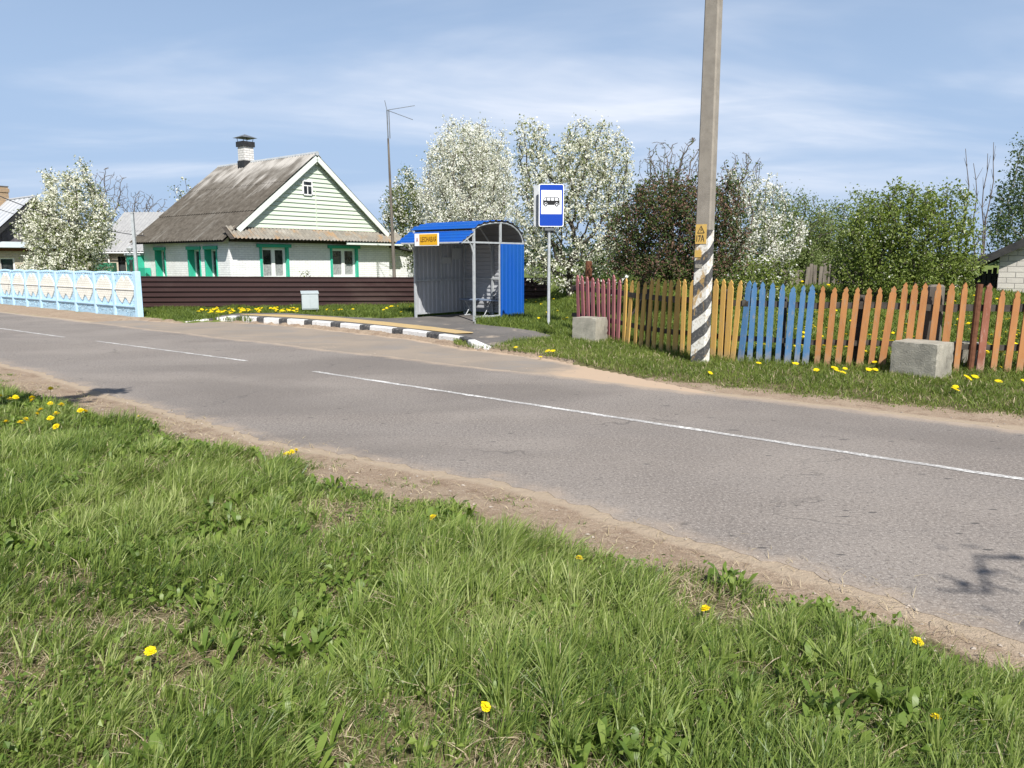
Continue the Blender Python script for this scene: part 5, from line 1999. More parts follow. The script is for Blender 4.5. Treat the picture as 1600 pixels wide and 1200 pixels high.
# name board
bd = MB()
bw0, bw1 = .60, .60 + .87
bz0, bz1 = BZ - .085, BZ + .235
bo = Vector((0, -.545, 0))
bd.box(bw0, bw1, -.57, -.545, bz0, bz1, 0)
board = bd.build('name_board', M['sign_white'], sh)
mb = MB()
mb.box(bw0 + .18, bw1 - .03, -.575, -.57, bz0 + .02, bz1 - .02)
mb.build('yellow_field', M['sign_yellow'], board)
mb = MB()
text_mb(mb, 'ЦЕСНАВАЯ', (bw0 + .225, -.575, bz0 + .105), EX, EZ, -EY, .170, 0, .575, .004, .0015)
mb.build('lettering', M['sign_brown'], board)
mb = MB()
text_mb(mb, 'А', (bw0 + .055, -.57, bz0 + .10), EX, EZ, -EY, .16, 0, .085, .004, .002)
mb.build('red_letter', M['sign_red'], board)
# bench along the back
bn = thing('bench', 'blue-grey bench with crossed legs inside the bus shelter', 'bench', tuple(Vector((SH_A.x, SH_A.y, .15)) + Vector((U2.x, U2.y, 0)) * .25 + Vector((N2.x, N2.y, 0)) * (Dp - .58)), -PHI)
mb = MB()
for i in range(3):
    mb.box(0, W - .35, .02 + i * .14, .15 + i * .14, .44, .48)
mb.build('seat', M['seat_blue'], bn, bevel=.006)
for x in (.22, (W - .35) / 2, W - .57):
    mb = MB()
    mb.tube([(x, .04, .44), (x, .40, .0)], .014, 6)
    mb.tube([(x + .02, .40, .44), (x + .02, .04, .0)], .014, 6)
    mb.bar((x, .02, .015), (x, .42, .015), .03, .03)
    mb.build('leg', M['galv'], bn)

# ---------------------------------------------------------------- bus stop sign
sg0 = G(857, 509, .20)
sg = thing('bus_stop_sign', 'blue and white bus stop sign on a thin grey pole', 'sign', (sg0.x, sg0.y, gz1(sg0.x, sg0.y)), .10)
gb_ = gz1(sg0.x, sg0.y)
pz0, pz1 = zat(354.5, sg0.y) - gb_, zat(288, sg0.y) - gb_
pwid = .575
mb = MB()
mb.tube([(0, 0, -.2), (0, 0, pz1 - .05)], .035, 10)
mb.build('pole', M['galv'], sg)


def rrect(w, h, r, n=4):
    o = []
    for cx_, cy_, a0 in ((w / 2 - r, h / 2 - r, 0), (-w / 2 + r, h / 2 - r, 90), (-w / 2 + r, -h / 2 + r, 180), (w / 2 - r, -h / 2 + r, 270)):
        for i in range(n + 1):
            a = radians(a0 + 90 * i / n)
            o.append((cx_ + r * cos(a), cy_ + r * sin(a)))
    return o


pc = Vector((.03, -.10, (pz0 + pz1) / 2))
ph = pz1 - pz0
mb = MB()
mb.prism(rrect(pwid, ph, .045), pc, EX, EZ, (0, .02, 0))
pn = mb.build('sign_panel', M['sign_white'], sg)
mb = MB()
mb.prism(rrect(pwid - .036, ph - .036, .035), pc + Vector((0, -.003, 0)), EX, EZ, (0, .003, 0))
mb.build('blue_field', M['sign_blue'], pn)
k = ph / 775.0
kx_ = pwid / 425.0
qx = lambda v: (v - 502.5) * kx_
qz = lambda v: -(v - 482.5) * k
mb = MB()
mb.prism([(qx(a), qz(b)) for a, b in ((325, 212), (685, 212), (672, 645), (325, 640))] if False else [(qx(a), qz(b)) for a, b in ((328, 640), (676, 640), (676, 208), (328, 208))], pc + Vector((0, -.006, 0)), EX, EZ, (0, .003, 0))
mb.build('white_field', M['sign_white'], pn)
mb = MB()
PY = Vector((0, -.008, 0))
body = [(362, 475), (375, 475), (380, 445), (407, 425), (434, 445), (442, 475), (556, 475), (566, 445), (593, 425), (620, 445), (630, 475), (642, 475), (642, 400), (628, 350), (612, 335), (392, 335), (376, 350), (360, 400)]
mb.prism([(qx(a), qz(b)) for a, b in body], pc + PY, EX, EZ, (0, .002, 0))
ring = []
for cx_ in (407, 593):
    mb.prism([(qx(cx_) + 30 * kx_ * cos(t), qz(472) + 30 * kx_ * sin(t)) for t in np.linspace(0, 2 * pi, 19)[:-1]], pc + PY, EX, EZ, (0, .002, 0))
mb.build('bus_symbol', M['sign_black'], pn)
PY2 = Vector((0, -.010, 0))
for wq in ([(372, 393), (412, 393), (412, 346), (392, 346)], [(429, 395), (481, 395), (481, 347), (429, 347)], [(496, 395), (547, 395), (547, 347), (496, 347)], [(562, 395), (622, 395), (606, 347), (562, 347)]):
    mb = MB()
    mb.prism([(qx(a), qz(b)) for a, b in wq], pc + PY2, EX, EZ, (0, .002, 0))
    mb.build('bus_window', M['sign_white'], pn)
for cx_ in (407, 593):
    mb = MB()
    mb.prism([(qx(cx_) + 13 * kx_ * cos(t), qz(472) + 13 * kx_ * sin(t)) for t in np.linspace(0, 2 * pi, 15)[:-1]], pc + PY2, EX, EZ, (0, .002, 0))
    mb.build('wheel_hub', M['sign_white'], pn)
mb = MB()
pc2 = pc + Vector((-.09, .22, 0.0))
mb.prism(rrect(pwid, ph - .02, .045), pc2, EX, EZ, (0, .02, 0))
mb.build('rear_panel', M['galv'], sg)
mb = MB()
mb.box(-.11, .11, -.075, .11, pz0 - .085, pz0 - .01)
mb.build('bracket', M['galv_dark'], sg)
mb = MB()
mb.box(-.2, .2, -.078, .13, pz1 - .2, pz1 - .16)
mb.build('bracket', M['galv_dark'], sg)
mb = MB()
mb.box(-.10, .12, .05, .075, pz0 - .14, pz0 - .086)
mb.build('bracket', M['galv_dark'], sg)

# ---------------------------------------------------------------- aerial mast behind the fence
AY = 29.6
a0 = D(617, 432, AY)
am = thing('aerial_mast', 'thin tall aerial mast beside the white house gable', 'aerial', (a0.x, AY, 0))
at = D(604.5, 172, AY)
mb = MB()
t1 = Vector((at.x - a0.x, 0, at.z))
mb.tube([(0, 0, 0), t1 * .45, t1 * .86], [.075, .055, .035], 8)
mb.build('pole', M['wood_old'], am)
mb = MB()
mb.tube([t1 * .80, t1], .022, 6)
mb.tube([t1 * .86 + Vector((.07, 0, 0)), t1 + Vector((.07, 0, 0))], .018, 6)
mb.build('tube', M['galv_dark'], am)
for px, py, dy in ((601, 157, 0), (648, 165, .4), (645, 187, -.3)):
    e = D(px, py, AY + dy) - Vector((a0.x, AY, 0))
    mb = MB()
    mb.tube([t1, e], .012, 5)
    mb.build('rod', M['galv_dark'], am)

# ---------------------------------------------------------------- overhead wires


def wire(p, q, sag, lab, r=.014):
    p, q = Vector(p), Vector(q)
    mb = MB()
    mb.tube([p.lerp(q, t) - EZ * sag * 4 * t * (1 - t) for t in np.linspace(0, 1, 25)], r, 5)
    o = mb.build('overhead_wire', M['cable'])
    tag(o, lab, 'wire', 'wires to the white house')


wire(D(-180, 218, 24), Vector((hk.x, hk.y, 0)) + Vector((-U2.x, -U2.y, 0)) * (HM - .4) + EZ * 2.75, .55, 'thin dark wire running down from the upper left to the white house eave', .016)
wire(D(-160, 258, 30), D(60, 345, 36.5), .2, 'thin dark wire crossing low before the silver roof at the left edge', .014)

# ================================================================= GRASS, WEEDS, STONES


def blades(x, y, z, h, w, az, lean, var, r):
    n = len(x)
    fa = r.uniform(0, 2 * pi, n)
    sx, sy = np.cos(fa), np.sin(fa)
    dx, dy = np.cos(az), np.sin(az)
    V = np.empty((n, 7, 3))
    for i, (t, ws) in enumerate(((0, 1.0), (.42, .92), (.78, .6))):
        px_ = x + dx * lean * h * t ** 1.8
        py_ = y + dy * lean * h * t ** 1.8
        pz_ = z + h * (t - .28 * np.minimum(lean, 1.6) * t ** 2.4)
        V[:, 2 * i] = np.stack([px_ - sx * w * ws * .5, py_ - sy * w * ws * .5, pz_], 1)
        V[:, 2 * i + 1] = np.stack([px_ + sx * w * ws * .5, py_ + sy * w * ws * .5, pz_], 1)
    V[:, 6] = np.stack([x + dx * lean * h, y + dy * lean * h, z + h * (1 - .28 * np.minimum(lean, 1.6))], 1)
    b = np.arange(n)[:, None] * 7
    q = np.concatenate([b + np.array([0, 1, 3, 2]), b + np.array([2, 3, 5, 4])])
    t = b + np.array([4, 5, 6])
    return V.reshape(-1, 3), q, t, np.repeat(var, 7)


def lawn(name, lab, x, y, hfun, wfun, leanf, mats, mi, r, az0=None, azs=1.2, var=None, zoff=0.0):
    z = gz(x, y) + zoff
    h = hfun(x, y)
    w = wfun(x, y)
    az = (az0 if az0 is not None else 0) + r.normal(0, azs, len(x)) if az0 is not None else r.uniform(0, 2 * pi, len(x))
    lean = leanf(len(x))
    v = var if var is not None else r.random(len(x))
    V, q, t, vv = blades(x, y, z - .01, h, w, az, lean, v, r)
    m_ = np.concatenate([mi, mi, mi]) if mi is not None else None
    o = np_mesh(name, V, [q, t], mats, m_, {'var': vv})
    return tag(o, lab, 'grass', None, 'stuff')


r = np.random.default_rng(100)
# --- the near verge
N0 = 1900000
x = r.uniform(-12.5, 5.2, N0)
y = 1.35 + (12.0 - 1.35) * r.random(N0) ** 1.25
keep = (np.abs(x) < .80 * y + .9)
x, y = x[keep], y[keep]
# tuft clustering: pull some of the blades to tuft centres
nt = 5200
tx_ = r.uniform(-12.5, 5.2, nt)
ty_ = 1.35 + 10.6 * r.random(nt) ** 1.25
s, n = sn(x, y)
d = grass_edge(s) - n
pat = wav(x, y, 1.15, .4) * .55 + wav(x, y, 3.3, 2.0) * .45
dens = sstep(-.02, .30, d + .10 * wav(x, y, 5)) * np.clip(.90 + 1.0 * pat, .09, 1)
dens *= np.clip((5.2 / np.maximum(y, 2.0)) ** .8, .42, 1)
keep = r.random(len(x)) < dens
x, y, pat, d = x[keep], y[keep], pat[keep], d[keep]
# snap towards the nearest of the tuft centres on a jittered grid
g = .11
gx_, gy_ = np.floor(x / g), np.floor(y / g)
hsh = lambda a, b, k: np.modf(np.abs(np.sin(a * 127.1 + b * 311.7 + k * 74.7) * 43758.5453))[0]
cxn = (gx_ + .15 + .7 * hsh(gx_, gy_, 1)) * g
cyn = (gy_ + .15 + .7 * hsh(gx_, gy_, 2)) * g
pull = np.where(r.random(len(x)) < .6, r.uniform(.45, .9, len(x)), 0)
x = x * (1 - pull) + cxn * pull
y = y * (1 - pull) + cyn * pull
tv = hsh(gx_, gy_, 3)
tall = .5 + .5 * wav(x, y, 2.4, 7) + .35 * wav(x, y, .7, 2)
hh = (.095 + .115 * r.random(len(x)) ** 1.3) * (.65 + .6 * tv) * np.clip(.82 + .40 * pat + .55 * (tall - .5), .35, 1.75)
hh *= .55 + .45 * sstep(0, .35, d)
ww = (.0026 + .0062 * r.random(len(x)) ** 2.6) * np.clip(.75 + y / 9.0, .9, 1.9)
azm = .35 + 1.5 * (tv - .5) + r.normal(0, .9, len(x)) + .7 * wav(x, y, .8, 3)
lean = np.clip(r.normal(.55, .35, len(x)), .05, 1.6)
varg = np.clip(.05 + .27 * tv + .68 * r.random(len(x)) + .16 * wav(x, y, .9, 1) - .12 * (tall - .5), 0, 1)
dry = r.random(len(x)) < .085 + .22 * sstep(-.1, -.8, pat)
z = gz(x, y)
V, q, t, vv = blades(x, y, z - .01, np.where(dry, hh * .8, hh), ww, np.where(dry, r.uniform(0, 6.28, len(x)), azm), np.where(dry, lean + .5, lean), varg, r)
mi = dry.astype(int)
o = np_mesh('verge_grass', V, [q, t], [M['grass'], M['straw']], np.concatenate([mi, mi, mi]), {'var': vv})
tag(o, 'long green grass of the near verge in the foreground', 'grass', None, 'stuff')
print('near blades', len(x))

# short dead grass and litter on the thin spots
n = 260000
x = r.uniform(-11, 4.8, n)
y = 1.35 + 10 * r.random(n) ** 1.3
s, nn = sn(x, y)
d = grass_edge(s) - nn
pat = wav(x, y, 1.15, .4) * .55 + wav(x, y, 3.3, 2.0) * .45
kp = (np.abs(x) < .8 * y + .9) & (r.random(n) < np.where(d > 0, np.clip(.28 - .85 * pat, .06, 1), .22 * sstep(-.9, 0, d)))
x, y = x[kp], y[kp]
V, q, t, vv = blades(x, y, gz(x, y) + .004, r.uniform(.02, .055, len(x)), r.uniform(.002, .004, len(x)) * np.clip(.6 + y / 6, .8, 2), r.uniform(0, 6.28, len(x)), r.uniform(1.2, 3.0, len(x)), r.random(len(x)), r)
o = np_mesh('dead_grass', V, [q, t], M['straw'], None, {'var': vv})
tag(o, 'dry straw litter between the grass tufts of the near verge', 'dry grass', None, 'stuff')

# sparse sprouts on the bare shoulder
n = 16000
x = r.uniform(-11, 5, n)
y = 1.5 + 10 * r.random(n)
s, nn = sn(x, y)
d = grass_edge(s) - nn
kp = (d < .05) & (nn < near_edge(s) - .22) & (wav(x, y, 2.6, 5) > .55) & (np.abs(x) < .8 * y + .9)
x, y = x[kp], y[kp]
x = np.repeat(x, 7) + r.normal(0, .025, len(x) * 7)
y = np.repeat(y, 7) + r.normal(0, .025, len(y) * 7)
V, q, t, vv = blades(x, y, gz(x, y) - .004, r.uniform(.015, .05, len(x)), r.uniform(.004, .008, len(x)), r.uniform(0, 6.28, len(x)), r.uniform(.5, 1.5, len(x)), r.random(len(x)) * .8, r)
o = np_mesh('sprouts', V, [q, t], M['grass'], None, {'var': vv})
tag(o, 'tiny grass sprouts on the bare brown road shoulder', 'grass', None, 'stuff')


# broad weed leaves in the near verge
def rosettes(cx_, cy_, r, lmin, lmax, wd, up):
    k = r.integers(5, 9, len(cx_))
    ci = np.repeat(np.arange(len(cx_)), k)
    n = len(ci)
    a = r.uniform(0, 2 * pi, n)
    L = r.uniform(lmin, lmax, n)
    w = L * wd * r.uniform(.7, 1.2, n)
    e = r.uniform(up * .5, up * 1.3, n)
    ca, sa = np.cos(a), np.sin(a)
    x0, y0 = cx_[ci], cy_[ci]
    z0 = gz(x0, y0) + .005
    prof = ((0, .25, 0), (.35, .8, .38), (.7, 1.0, .62), (1.0, .1, .70))
    V = np.empty((n, 8, 3))
    for i, (t, ws, zz_) in enumerate(prof):
        ra = L * t * np.cos(e * .8)
        zz2 = z0 + L * np.sin(e) * zz_ * 1.2
        px_, py_ = x0 + ca * ra, y0 + sa * ra
        V[:, 2 * i] = np.stack([px_ - sa * w * ws * .5, py_ + ca * w * ws * .5, zz2 + .12 * w], 1)
        V[:, 2 * i + 1] = np.stack([px_ + sa * w * ws * .5, py_ - ca * w * ws * .5, zz2], 1)
    b = np.arange(n)[:, None] * 8
    q = np.concatenate([b + np.array([0, 1, 3, 2]), b + np.array([2, 3, 5, 4]), b + np.array([4, 5, 7, 6])])
    return V.reshape(-1, 3), q, np.repeat(np.clip(.5 * r.random(n) + .5 * hsh(ci, ci * 0, 2), 0, 1), 8)


n = 26000
x = r.uniform(-11, 5, n)
y = 1.4 + 9.5 * r.random(n) ** 1.2
s, nn = sn(x, y)
d = grass_edge(s) - nn
kp = (d > .08) & (r.random(n) < sstep(-.3, .7, wav(x, y, 1.4, 6)) * .75) & (np.abs(x) < .8 * y + .9)
x, y = x[kp], y[kp]
V, q, vv = rosettes(x, y, r, .05, .135, .23, 1.15)
o = np_mesh('broad_weeds', V, [q], M['weed'], None, {'var': vv}, True)
tag(o, 'broad-leaved weeds among the grass of the near verge', 'weeds', None, 'stuff')

# small round clover-like leaves low between the blades
n = 120000
x = r.uniform(-9, 4.6, n)
y = 1.4 + 7.5 * r.random(n) ** 1.3
s, nn = sn(x, y)
d = grass_edge(s) - nn
kp = (d > .05) & (np.abs(x) < .8 * y + .9) & (r.random(n) < sstep(-.2, .8, wav(x, y, 1.9, 3.3)))
x, y = x[kp], y[kp]
c = np.stack([x, y, gz(x, y) + r.uniform(.015, .10, len(x))], 1)
v, f = leaf_quads(c, .024, 1.25, r, .2, 1.6)
o = np_mesh('clover', v, [f], M['weed'], None, {'var': np.repeat(r.random(len(x)), 4)})
tag(o, 'low clover-like leaves under the grass of the near verge', 'weeds', None, 'stuff')

# pebbles and crumbs on the shoulders
n = 16000
x = r.uniform(-14, 9, n)
y = 1.6 + 15 * r.random(n) ** 1.3
s, nn = sn(x, y)
dn_ = near_edge(s) - nn
okn = (dn_ > -.05 + .10 * r.random(n)) & (grass_edge(s) - nn < .35)
dfr = nn - FE
okf = (dfr > -.1) & (dfr < .6) & ~inpoly(x, y, PAVE2)
on_road = (dn_ < 0) & (dfr < 0) & (r.random(n) < .010)
kp = ((okn | (okf & (r.random(n) < .5))) | on_road) & (np.abs(x) < .85 * y + 1)
x, y = x[kp], y[kp]
rd = on_road[kp]
n = len(x)
sz = .004 + .012 * r.random(n) ** 3.5
sz[rd] *= .6
oc = np.array([[1, 0, 0], [-1, 0, 0], [0, 1, 0], [0, -1, 0], [0, 0, .7], [0, 0, -.7]])
V = oc[None] * sz[:, None, None] * r.uniform(.6, 1.3, (n, 6, 3))
an = r.uniform(0, 6.28, n)
c_, s2 = np.cos(an)[:, None], np.sin(an)[:, None]
VX = V[:, :, 0] * c_ - V[:, :, 1] * s2
VY = V[:, :, 0] * s2 + V[:, :, 1] * c_
zb = np.where(rd, 0.0, np.maximum(gz(x, y), -.004))
V = np.stack([VX + x[:, None], VY + y[:, None], V[:, :, 2] + zb[:, None] + sz[:, None] * .35], -1)
tf = np.array([[0, 2, 4], [2, 1, 4], [1, 3, 4], [3, 0, 4], [2, 0, 5], [1, 2, 5], [3, 1, 5], [0, 3, 5]])
o = np_mesh('pebbles', V.reshape(-1, 3), [(np.arange(n)[:, None, None] * 6 + tf[None]).reshape(-1, 3)], M['stone'])
tag(o, 'small pebbles and crumbs on the sandy road shoulders', 'pebbles', None, 'stuff')

# --- the far verge, in front of and under the picket fence
n = 330000
x = r.uniform(-1.2, 11.5, n)
y = r.uniform(6.5, 18.3, n)
s, nn = sn(x, y)
df_ = nn - FE
bnd = .50 + .12 * wav(x, y, 2.2) + .08 * wav(x, y, 6)
west = sstep(-6.5, -5.2, s)
p_ = sstep(-.08, .25, df_ - bnd) * (y < pf_y(x) + .7) * (~inpoly(x, y, PAVE2)) * (~inpoly(x, y, LAYBY)) * np.clip(.78 + .5 * wav(x, y, 2.8, 1), .25, 1)
kp = r.random(n) < p_
x, y = x[kp], y[kp]
df_ = (sn(x, y)[1] - FE)
nearf = sstep(.9, .1, pf_y(x) - y)
hh = (.04 + .065 * r.random(len(x))) * (.5 + .6 * sstep(.4, 1.2, df_)) + .10 * nearf * r.random(len(x)) ** 1.4
V, q, t, vv = blades(x, y, gz(x, y) - .01, hh, .006 + .006 * r.random(len(x)), r.uniform(0, 6.28, len(x)), r.uniform(.1, 1.1, len(x)), np.clip(r.random(len(x)) * .7 + .15 * wav(x, y, 1.3) + .15, 0, 1), r)
dry = (r.random(len(x)) < .07 - .05 * nearf).astype(int)
o = np_mesh('far_verge_grass', V, [q, t], [M['grass_far'], M['straw']], np.concatenate([dry] * 3), {'var': vv})
tag(o, 'short grass of the far verge in front of the picket fence', 'grass', None, 'stuff')

# --- bank between pavement and brown fence, and around the sign
n = 210000
x = r.uniform(-12.6, 2.6, n)
y = r.uniform(15.5, 30.0, n)
s, nn = sn(x, y)
fl = BF_A.y + (x - BF_A.x) * BF_dir.y / BF_dir.x
sh_poly = [(q_.x, q_.y) for q_ in (Vector((SH_A.x, SH_A.y)) + U2 * a + N2 * b for a, b in ((-.08, 0), (W + .02, 0), (W + .02, Dp), (-.08, Dp)))]
edge_k = np.interp(s, KS, KN)
pv = inpoly(x + .12 * wav(x, y, 3), y + .12 * wav(x, y, 2.7, 2), PAVE2)
ok = (y < fl - .03) & ~pv & ~inpoly(x, y, sh_poly) & ~inpoly(x, y, LAYBY) & (nn > np.where(s < -19.0, edge_k * 0 + 10.85, np.where(s > -6.6, FE + .55, edge_k + .15)) + .1 * wav(x, y, 3)) & (y > np.where(x > 1.2, pf_y(x) + .1, 0))
ok &= ((x - C0.x) * N2.x + (y - C0.y) * N2.y > -.2) | (s > -22.2)
kp = ok & (r.random(n) < np.clip(.85 + .4 * wav(x, y, 2), .3, 1))
x, y = x[kp], y[kp]
hh = (.09 + .13 * r.random(len(x))) * np.clip(.95 + .35 * wav(x, y, 1.7, 4), .4, 1.4) * (.55 + .45 * sstep(9.7, 11.6, sn(x, y)[1]))
V, q, t, vv = blades(x, y, gz(x, y) - .01, hh, .010 + .010 * r.random(len(x)), r.uniform(0, 6.28, len(x)), r.uniform(.1, .9, len(x)), np.clip(r.random(len(x)) * .75 + .15 * wav(x, y, 1.3), 0, 1), r)
o = np_mesh('bank_grass', V, [q, t], M['grass_far'], None, {'var': vv})
tag(o, 'green grass along the brown fence and around the sign pole', 'grass', None, 'stuff')

# --- meadow behind the picket fence
n = 420000
x = r.uniform(1.0, 24, n)
y = 10.6 + 24 * r.random(n) ** 1.5
kp = (y > pf_y(x) + .25) & (x < .78 * y + 1.5) & (r.random(n) < np.clip((15 / y) ** 1.3, .2, 1) * np.clip(.85 + .4 * wav(x, y, 1.5), .3, 1))
x, y = x[kp], y[kp]
hh = (.09 + .14 * r.random(len(x))) * np.clip(.95 + .4 * wav(x, y, 1.1, 4), .4, 1.5)
V, q, t, vv = blades(x, y, gz(x, y) - .01, hh, .008 + .0006 * y * (1 + r.random(len(x))), r.uniform(0, 6.28, len(x)), r.uniform(.1, .9, len(x)), np.clip(.12 + r.random(len(x)) * .75 + .15 * wav(x, y, .9), 0, 1), r)
o = np_mesh('meadow_grass', V, [q, t], M['grass_far'], None, {'var': vv})
tag(o, 'bright grass of the meadow behind the picket fence', 'grass', None, 'stuff')

# ================================================================= DANDELIONS
def dandelion_head(nr=3, rad=.021, r=random):
    mb = MB()
    for ring in range(nr):
        k = 15 - 3 * ring
        for i in range(k):
            a = 2 * pi * i / k + ring * .2 + r.uniform(-.08, .08)
            L = rad * (1 - .26 * ring) * r.uniform(.85, 1.08)
            z0, z1_ = .003 + .003 * ring, .002 + .006 * ring + r.uniform(0, .003)
            w = rad * .16
            ca, sa = cos(a), sin(a)
            mb.add([(-sa * w * .4, ca * w * .4, z0), (sa * w * .4, -ca * w * .4, z0), (ca * L + sa * w, sa * L - ca * w, z1_), (ca * L - sa * w, sa * L + ca * w, z1_)], [(0, 1, 2, 3)])
    mb.tube([(0, 0, -.010), (0, 0, .002)], [.004, .008], 6, 1)
    return mb


def set_var(me):
    at = me.attributes.new('var', 'FLOAT', 'POINT')
    at.data.foreach_set('value', np.random.default_rng(3).random(len(me.vertices)).astype(np.float32))


heads, stems = [], []
for k in range(3):
    h_ = dandelion_head(3, .022, random.Random(k))
    o = h_.build('flower_head', [M['petal'], M['stem']], None, fix=False)
    set_var(o.data)
    heads.append(o.data)
    bpy.data.objects.remove(o)
    s_mb = MB()
    s_mb.tube([(0, 0, -.02), (.006 * (k - 1), .004, .06), (0, 0, .125)], [.0022, .0020, .0018], 5)
    o = s_mb.build('stem', M['stem'])
    stems.append(o.data)
    bpy.data.objects.remove(o)


def dandelion(px, py, hgt, lab, group, k, size=1.0):
    p = G(px, py, .09 + hgt)
    for _ in range(3):
        p = G(px, py, gz1(p.x, p.y) + hgt)
    z = gz1(p.x, p.y)
    t = thing('dandelion', lab, 'dandelion', (p.x, p.y, z), k * 1.3, group)
    st = bpy.data.objects.new('stem', stems[k % 3])
    COL.objects.link(st)
    st.parent = t
    st.scale = (1.2, 1.2, hgt / .125)
    hd = bpy.data.objects.new('flower_head', heads[k % 3])
    COL.objects.link(hd)
    hd.parent = t
    hd.location = (0, 0, hgt)
    hd.scale = (size, size, size)
    ax_ = 2.6 * sin(k * 2.1)
    hd.rotation_euler = (.35 + .25 * sin(k * 1.9), .25 * cos(k * 2.3), 0)
    return t


singles = [(235, 1018, .13, 'lone dandelion low in the grass at lower left', 1.0), (758, 1105, .10, 'lone dandelion low in the grass at bottom centre', .95),
           (905, 873, .14, 'dandelion on a tall stem near the grass edge right of centre', 1.0), (1102, 952, .13, 'dandelion in the long grass tufts right of centre', 1.0),
           (677, 809, .12, 'dandelion at the grass edge by the sandy shoulder, centre', 1.15), (1433, 1003, .10, 'dandelion at the grass edge nearest the right side', 1.1),
           (1462, 1121, .07, 'small dandelion deep in the grass at lower right', .8), (1015, 952, .06, 'tiny half-open dandelion left of the long grass tufts', .6),
           (835, 851, .07, 'tiny half-open dandelion at the grass edge below the road', .6), (217, 651, .10, 'small dandelion alone beside the dark branch shadow', .9)]
for i, (a, b, h_, lab, sz_) in enumerate(singles):
    dandelion(a, b, h_, lab, 'dandelions of the near verge', i, sz_)
for i, (a, b) in enumerate([(450, 709), (456, 706), (463, 704), (445, 711)]):
    dandelion(a, b, .07 + .01 * i, 'dandelion in the small clump standing out on the sandy shoulder', 'dandelion clump on the sandy shoulder', i, 1.15)
for i, (a, b) in enumerate([(79, 607.6), (24, 621), (16, 624), (2, 620), (51, 626), (79, 631), (96, 633), (57, 648), (64, 641), (88, 647), (79, 654), (40, 656), (32, 661), (10, 660), (88, 667), (126, 642), (135, 644), (131, 643), (50, 622), (-12, 640), (-20, 652)]):
    dandelion(a, b, .15 + .03 * sin(i * 2.2), 'dandelion in the cluster at the left edge of the near verge', 'dandelion cluster at the left edge', i, 1.5)

# far dandelions: one small mesh each
fm = []
for k in range(3):
    h_ = dandelion_head(2, .040, random.Random(20 + k))
    h_.v = [(a, b, c + .16) for a, b, c in h_.v]
    h_.tube([(0, 0, -.02), (.008 * k, 0, .08), (0, 0, .155)], .004, 4, 1)
    o = h_.build('dandelion', [M['petal'], M['stem']], None, fix=False)
    set_var(o.data)
    fm.append(o.data)
    bpy.data.objects.remove(o)


def far_dandelion(x, y, lab, group, r, hs):
    o = bpy.data.objects.new('dandelion', fm[r.randrange(3)])
    COL.objects.link(o)
    k = r.uniform(.8, 1.35)
    o.location = (x, y, gz1(x, y))
    o.scale = (k, k, hs * r.uniform(.7, 1.2))
    o.rotation_euler = (r.uniform(.1, .5), r.uniform(-.3, .3), r.uniform(-.5, .5))
    tag(o, lab, 'dandelion', group)


rr_ = random.Random(5)
c_ = 0
while c_ < 112:
    px = rr_.choice([rr_.gauss(300, 45), rr_.gauss(355, 40), rr_.gauss(335, 60), rr_.gauss(430, 28), rr_.gauss(455, 14)])
    py = rr_.uniform(483, 493) if px < 310 else rr_.uniform(477, 486)
    if not 242 < px < 470:
        continue
    p = G(px, py, .30)
    q = sn(p.x, p.y)
    if q[1] < max(10.95, float(np.interp(q[0], KS, KN)) + .35) or p.y > BF_A.y + (p.x - BF_A.x) * BF_dir.y / BF_dir.x - .1 or inpoly(np.array([p.x]), np.array([p.y]), PAVE2)[0]:
        continue
    far_dandelion(p.x, p.y, 'yellow dandelion in the dense band below the brown fence, left of the cabinet', 'dandelions below the brown fence', rr_, 1.15)
    c_ += 1
for i in range(16):
    p = G(rr_.uniform(505, 645), rr_.uniform(476, 489), .28)
    far_dandelion(p.x, p.y, 'scattered dandelion in the bank between the cabinet and the shelter', 'dandelions between cabinet and shelter', rr_, 1.1)
for px, py in [(822, 471), (828, 473), (838, 475), (866, 476), (852, 493), (851, 497), (877, 503), (888, 502), (893, 480), (842, 501), (846, 478), (870, 489)]:
    p = G(px, py, .22)
    if p.y < BF_end.y + .5:
        far_dandelion(p.x, p.y, 'dandelion in the grass around the bus stop sign pole', 'dandelions around the sign', rr_, 1.0)
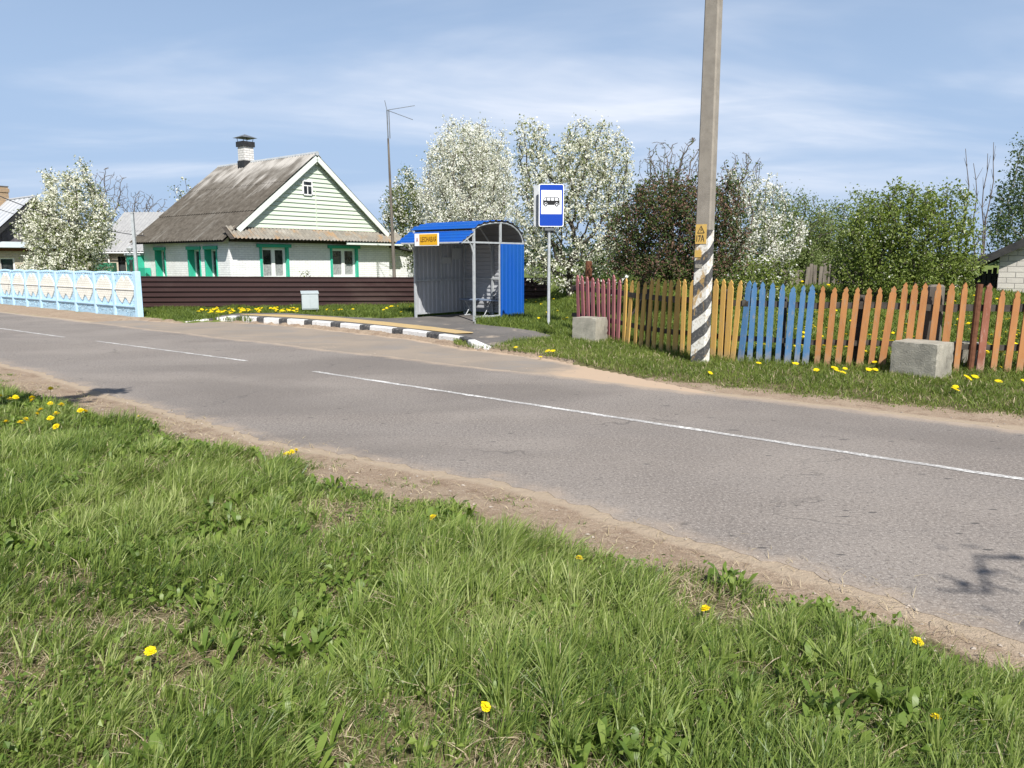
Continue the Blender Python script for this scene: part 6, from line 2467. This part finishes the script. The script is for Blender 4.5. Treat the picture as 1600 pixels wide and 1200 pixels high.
for px, py in [(806, 546), (819, 537), (841, 534), (844, 555), (857, 551), (864, 551), (1107, 585)]:
    p = G(px, py, .07)
    far_dandelion(p.x, p.y, 'short dandelion on the verge between pavement end and first concrete block', 'dandelions on the far verge', rr_, .45)
for px, py in [(1275, 577), (1303, 575), (1305, 579), (1319, 574), (1315, 581), (1356, 577), (1366, 570), (1365, 578), (1302, 573), (1487, 609), (1492, 605), (1504, 591), (1510, 591), (1521, 587), (1550, 571), (1560, 575), (1559, 595), (1597, 595), (1184, 568), (1242, 569)]:
    p = G(px, py, .12)
    far_dandelion(p.x, p.y, 'dandelion in the short grass in front of the blue and orange pickets', 'dandelions before the picket fence', rr_, .6)
c_ = 0
while c_ < 92:
    px, py = rr_.uniform(1170, 1640), 448 + 122 * rr_.random() ** 1.2
    p = G(px, py, .55 * max(0, (560 - py) / 110) + .2)
    p.z = gz1(p.x, p.y)
    if p.y < pf_y(p.x) + .35 or p.y > 34 or p.x < 2.5:
        continue
    far_dandelion(p.x, p.y, 'dandelion in the meadow seen between the fence pickets', 'dandelions in the meadow', rr_, 1.5)
    c_ += 1
# the many smaller ones beyond them, too many to count
hv = np.array([tuple(v.co) for v in fm[0].vertices])
hf = [list(p.vertices) for p in fm[0].polygons if len(p.vertices) == 4 and p.material_index == 0]
pv_, pf_, k_ = [], [], 0
while k_ < 420:
    px, py = rr_.uniform(1150, 1660), 446 + 122 * rr_.random() ** 1.3
    p = G(px, py, .55 * max(0, (560 - py) / 110) + .2)
    if p.y < pf_y(p.x) + .35 or p.y > 36 or p.x < 2.2:
        continue
    kz_ = rr_.uniform(.6, 1.0)
    pv_.append(hv * np.array([kz_, kz_, rr_.uniform(1.0, 1.5)]) + np.array([p.x, p.y, gz1(p.x, p.y)]))
    pf_.append(np.array(hf) + k_ * len(hv))
    k_ += 1
pv_ = np.concatenate(pv_)
o = np_mesh('meadow_dandelions', pv_, [np.concatenate(pf_)], M['petal'], None, {'var': np.random.default_rng(8).random(len(pv_))})
tag(o, 'countless small dandelions scattered over the far meadow', 'dandelions', None, 'stuff')
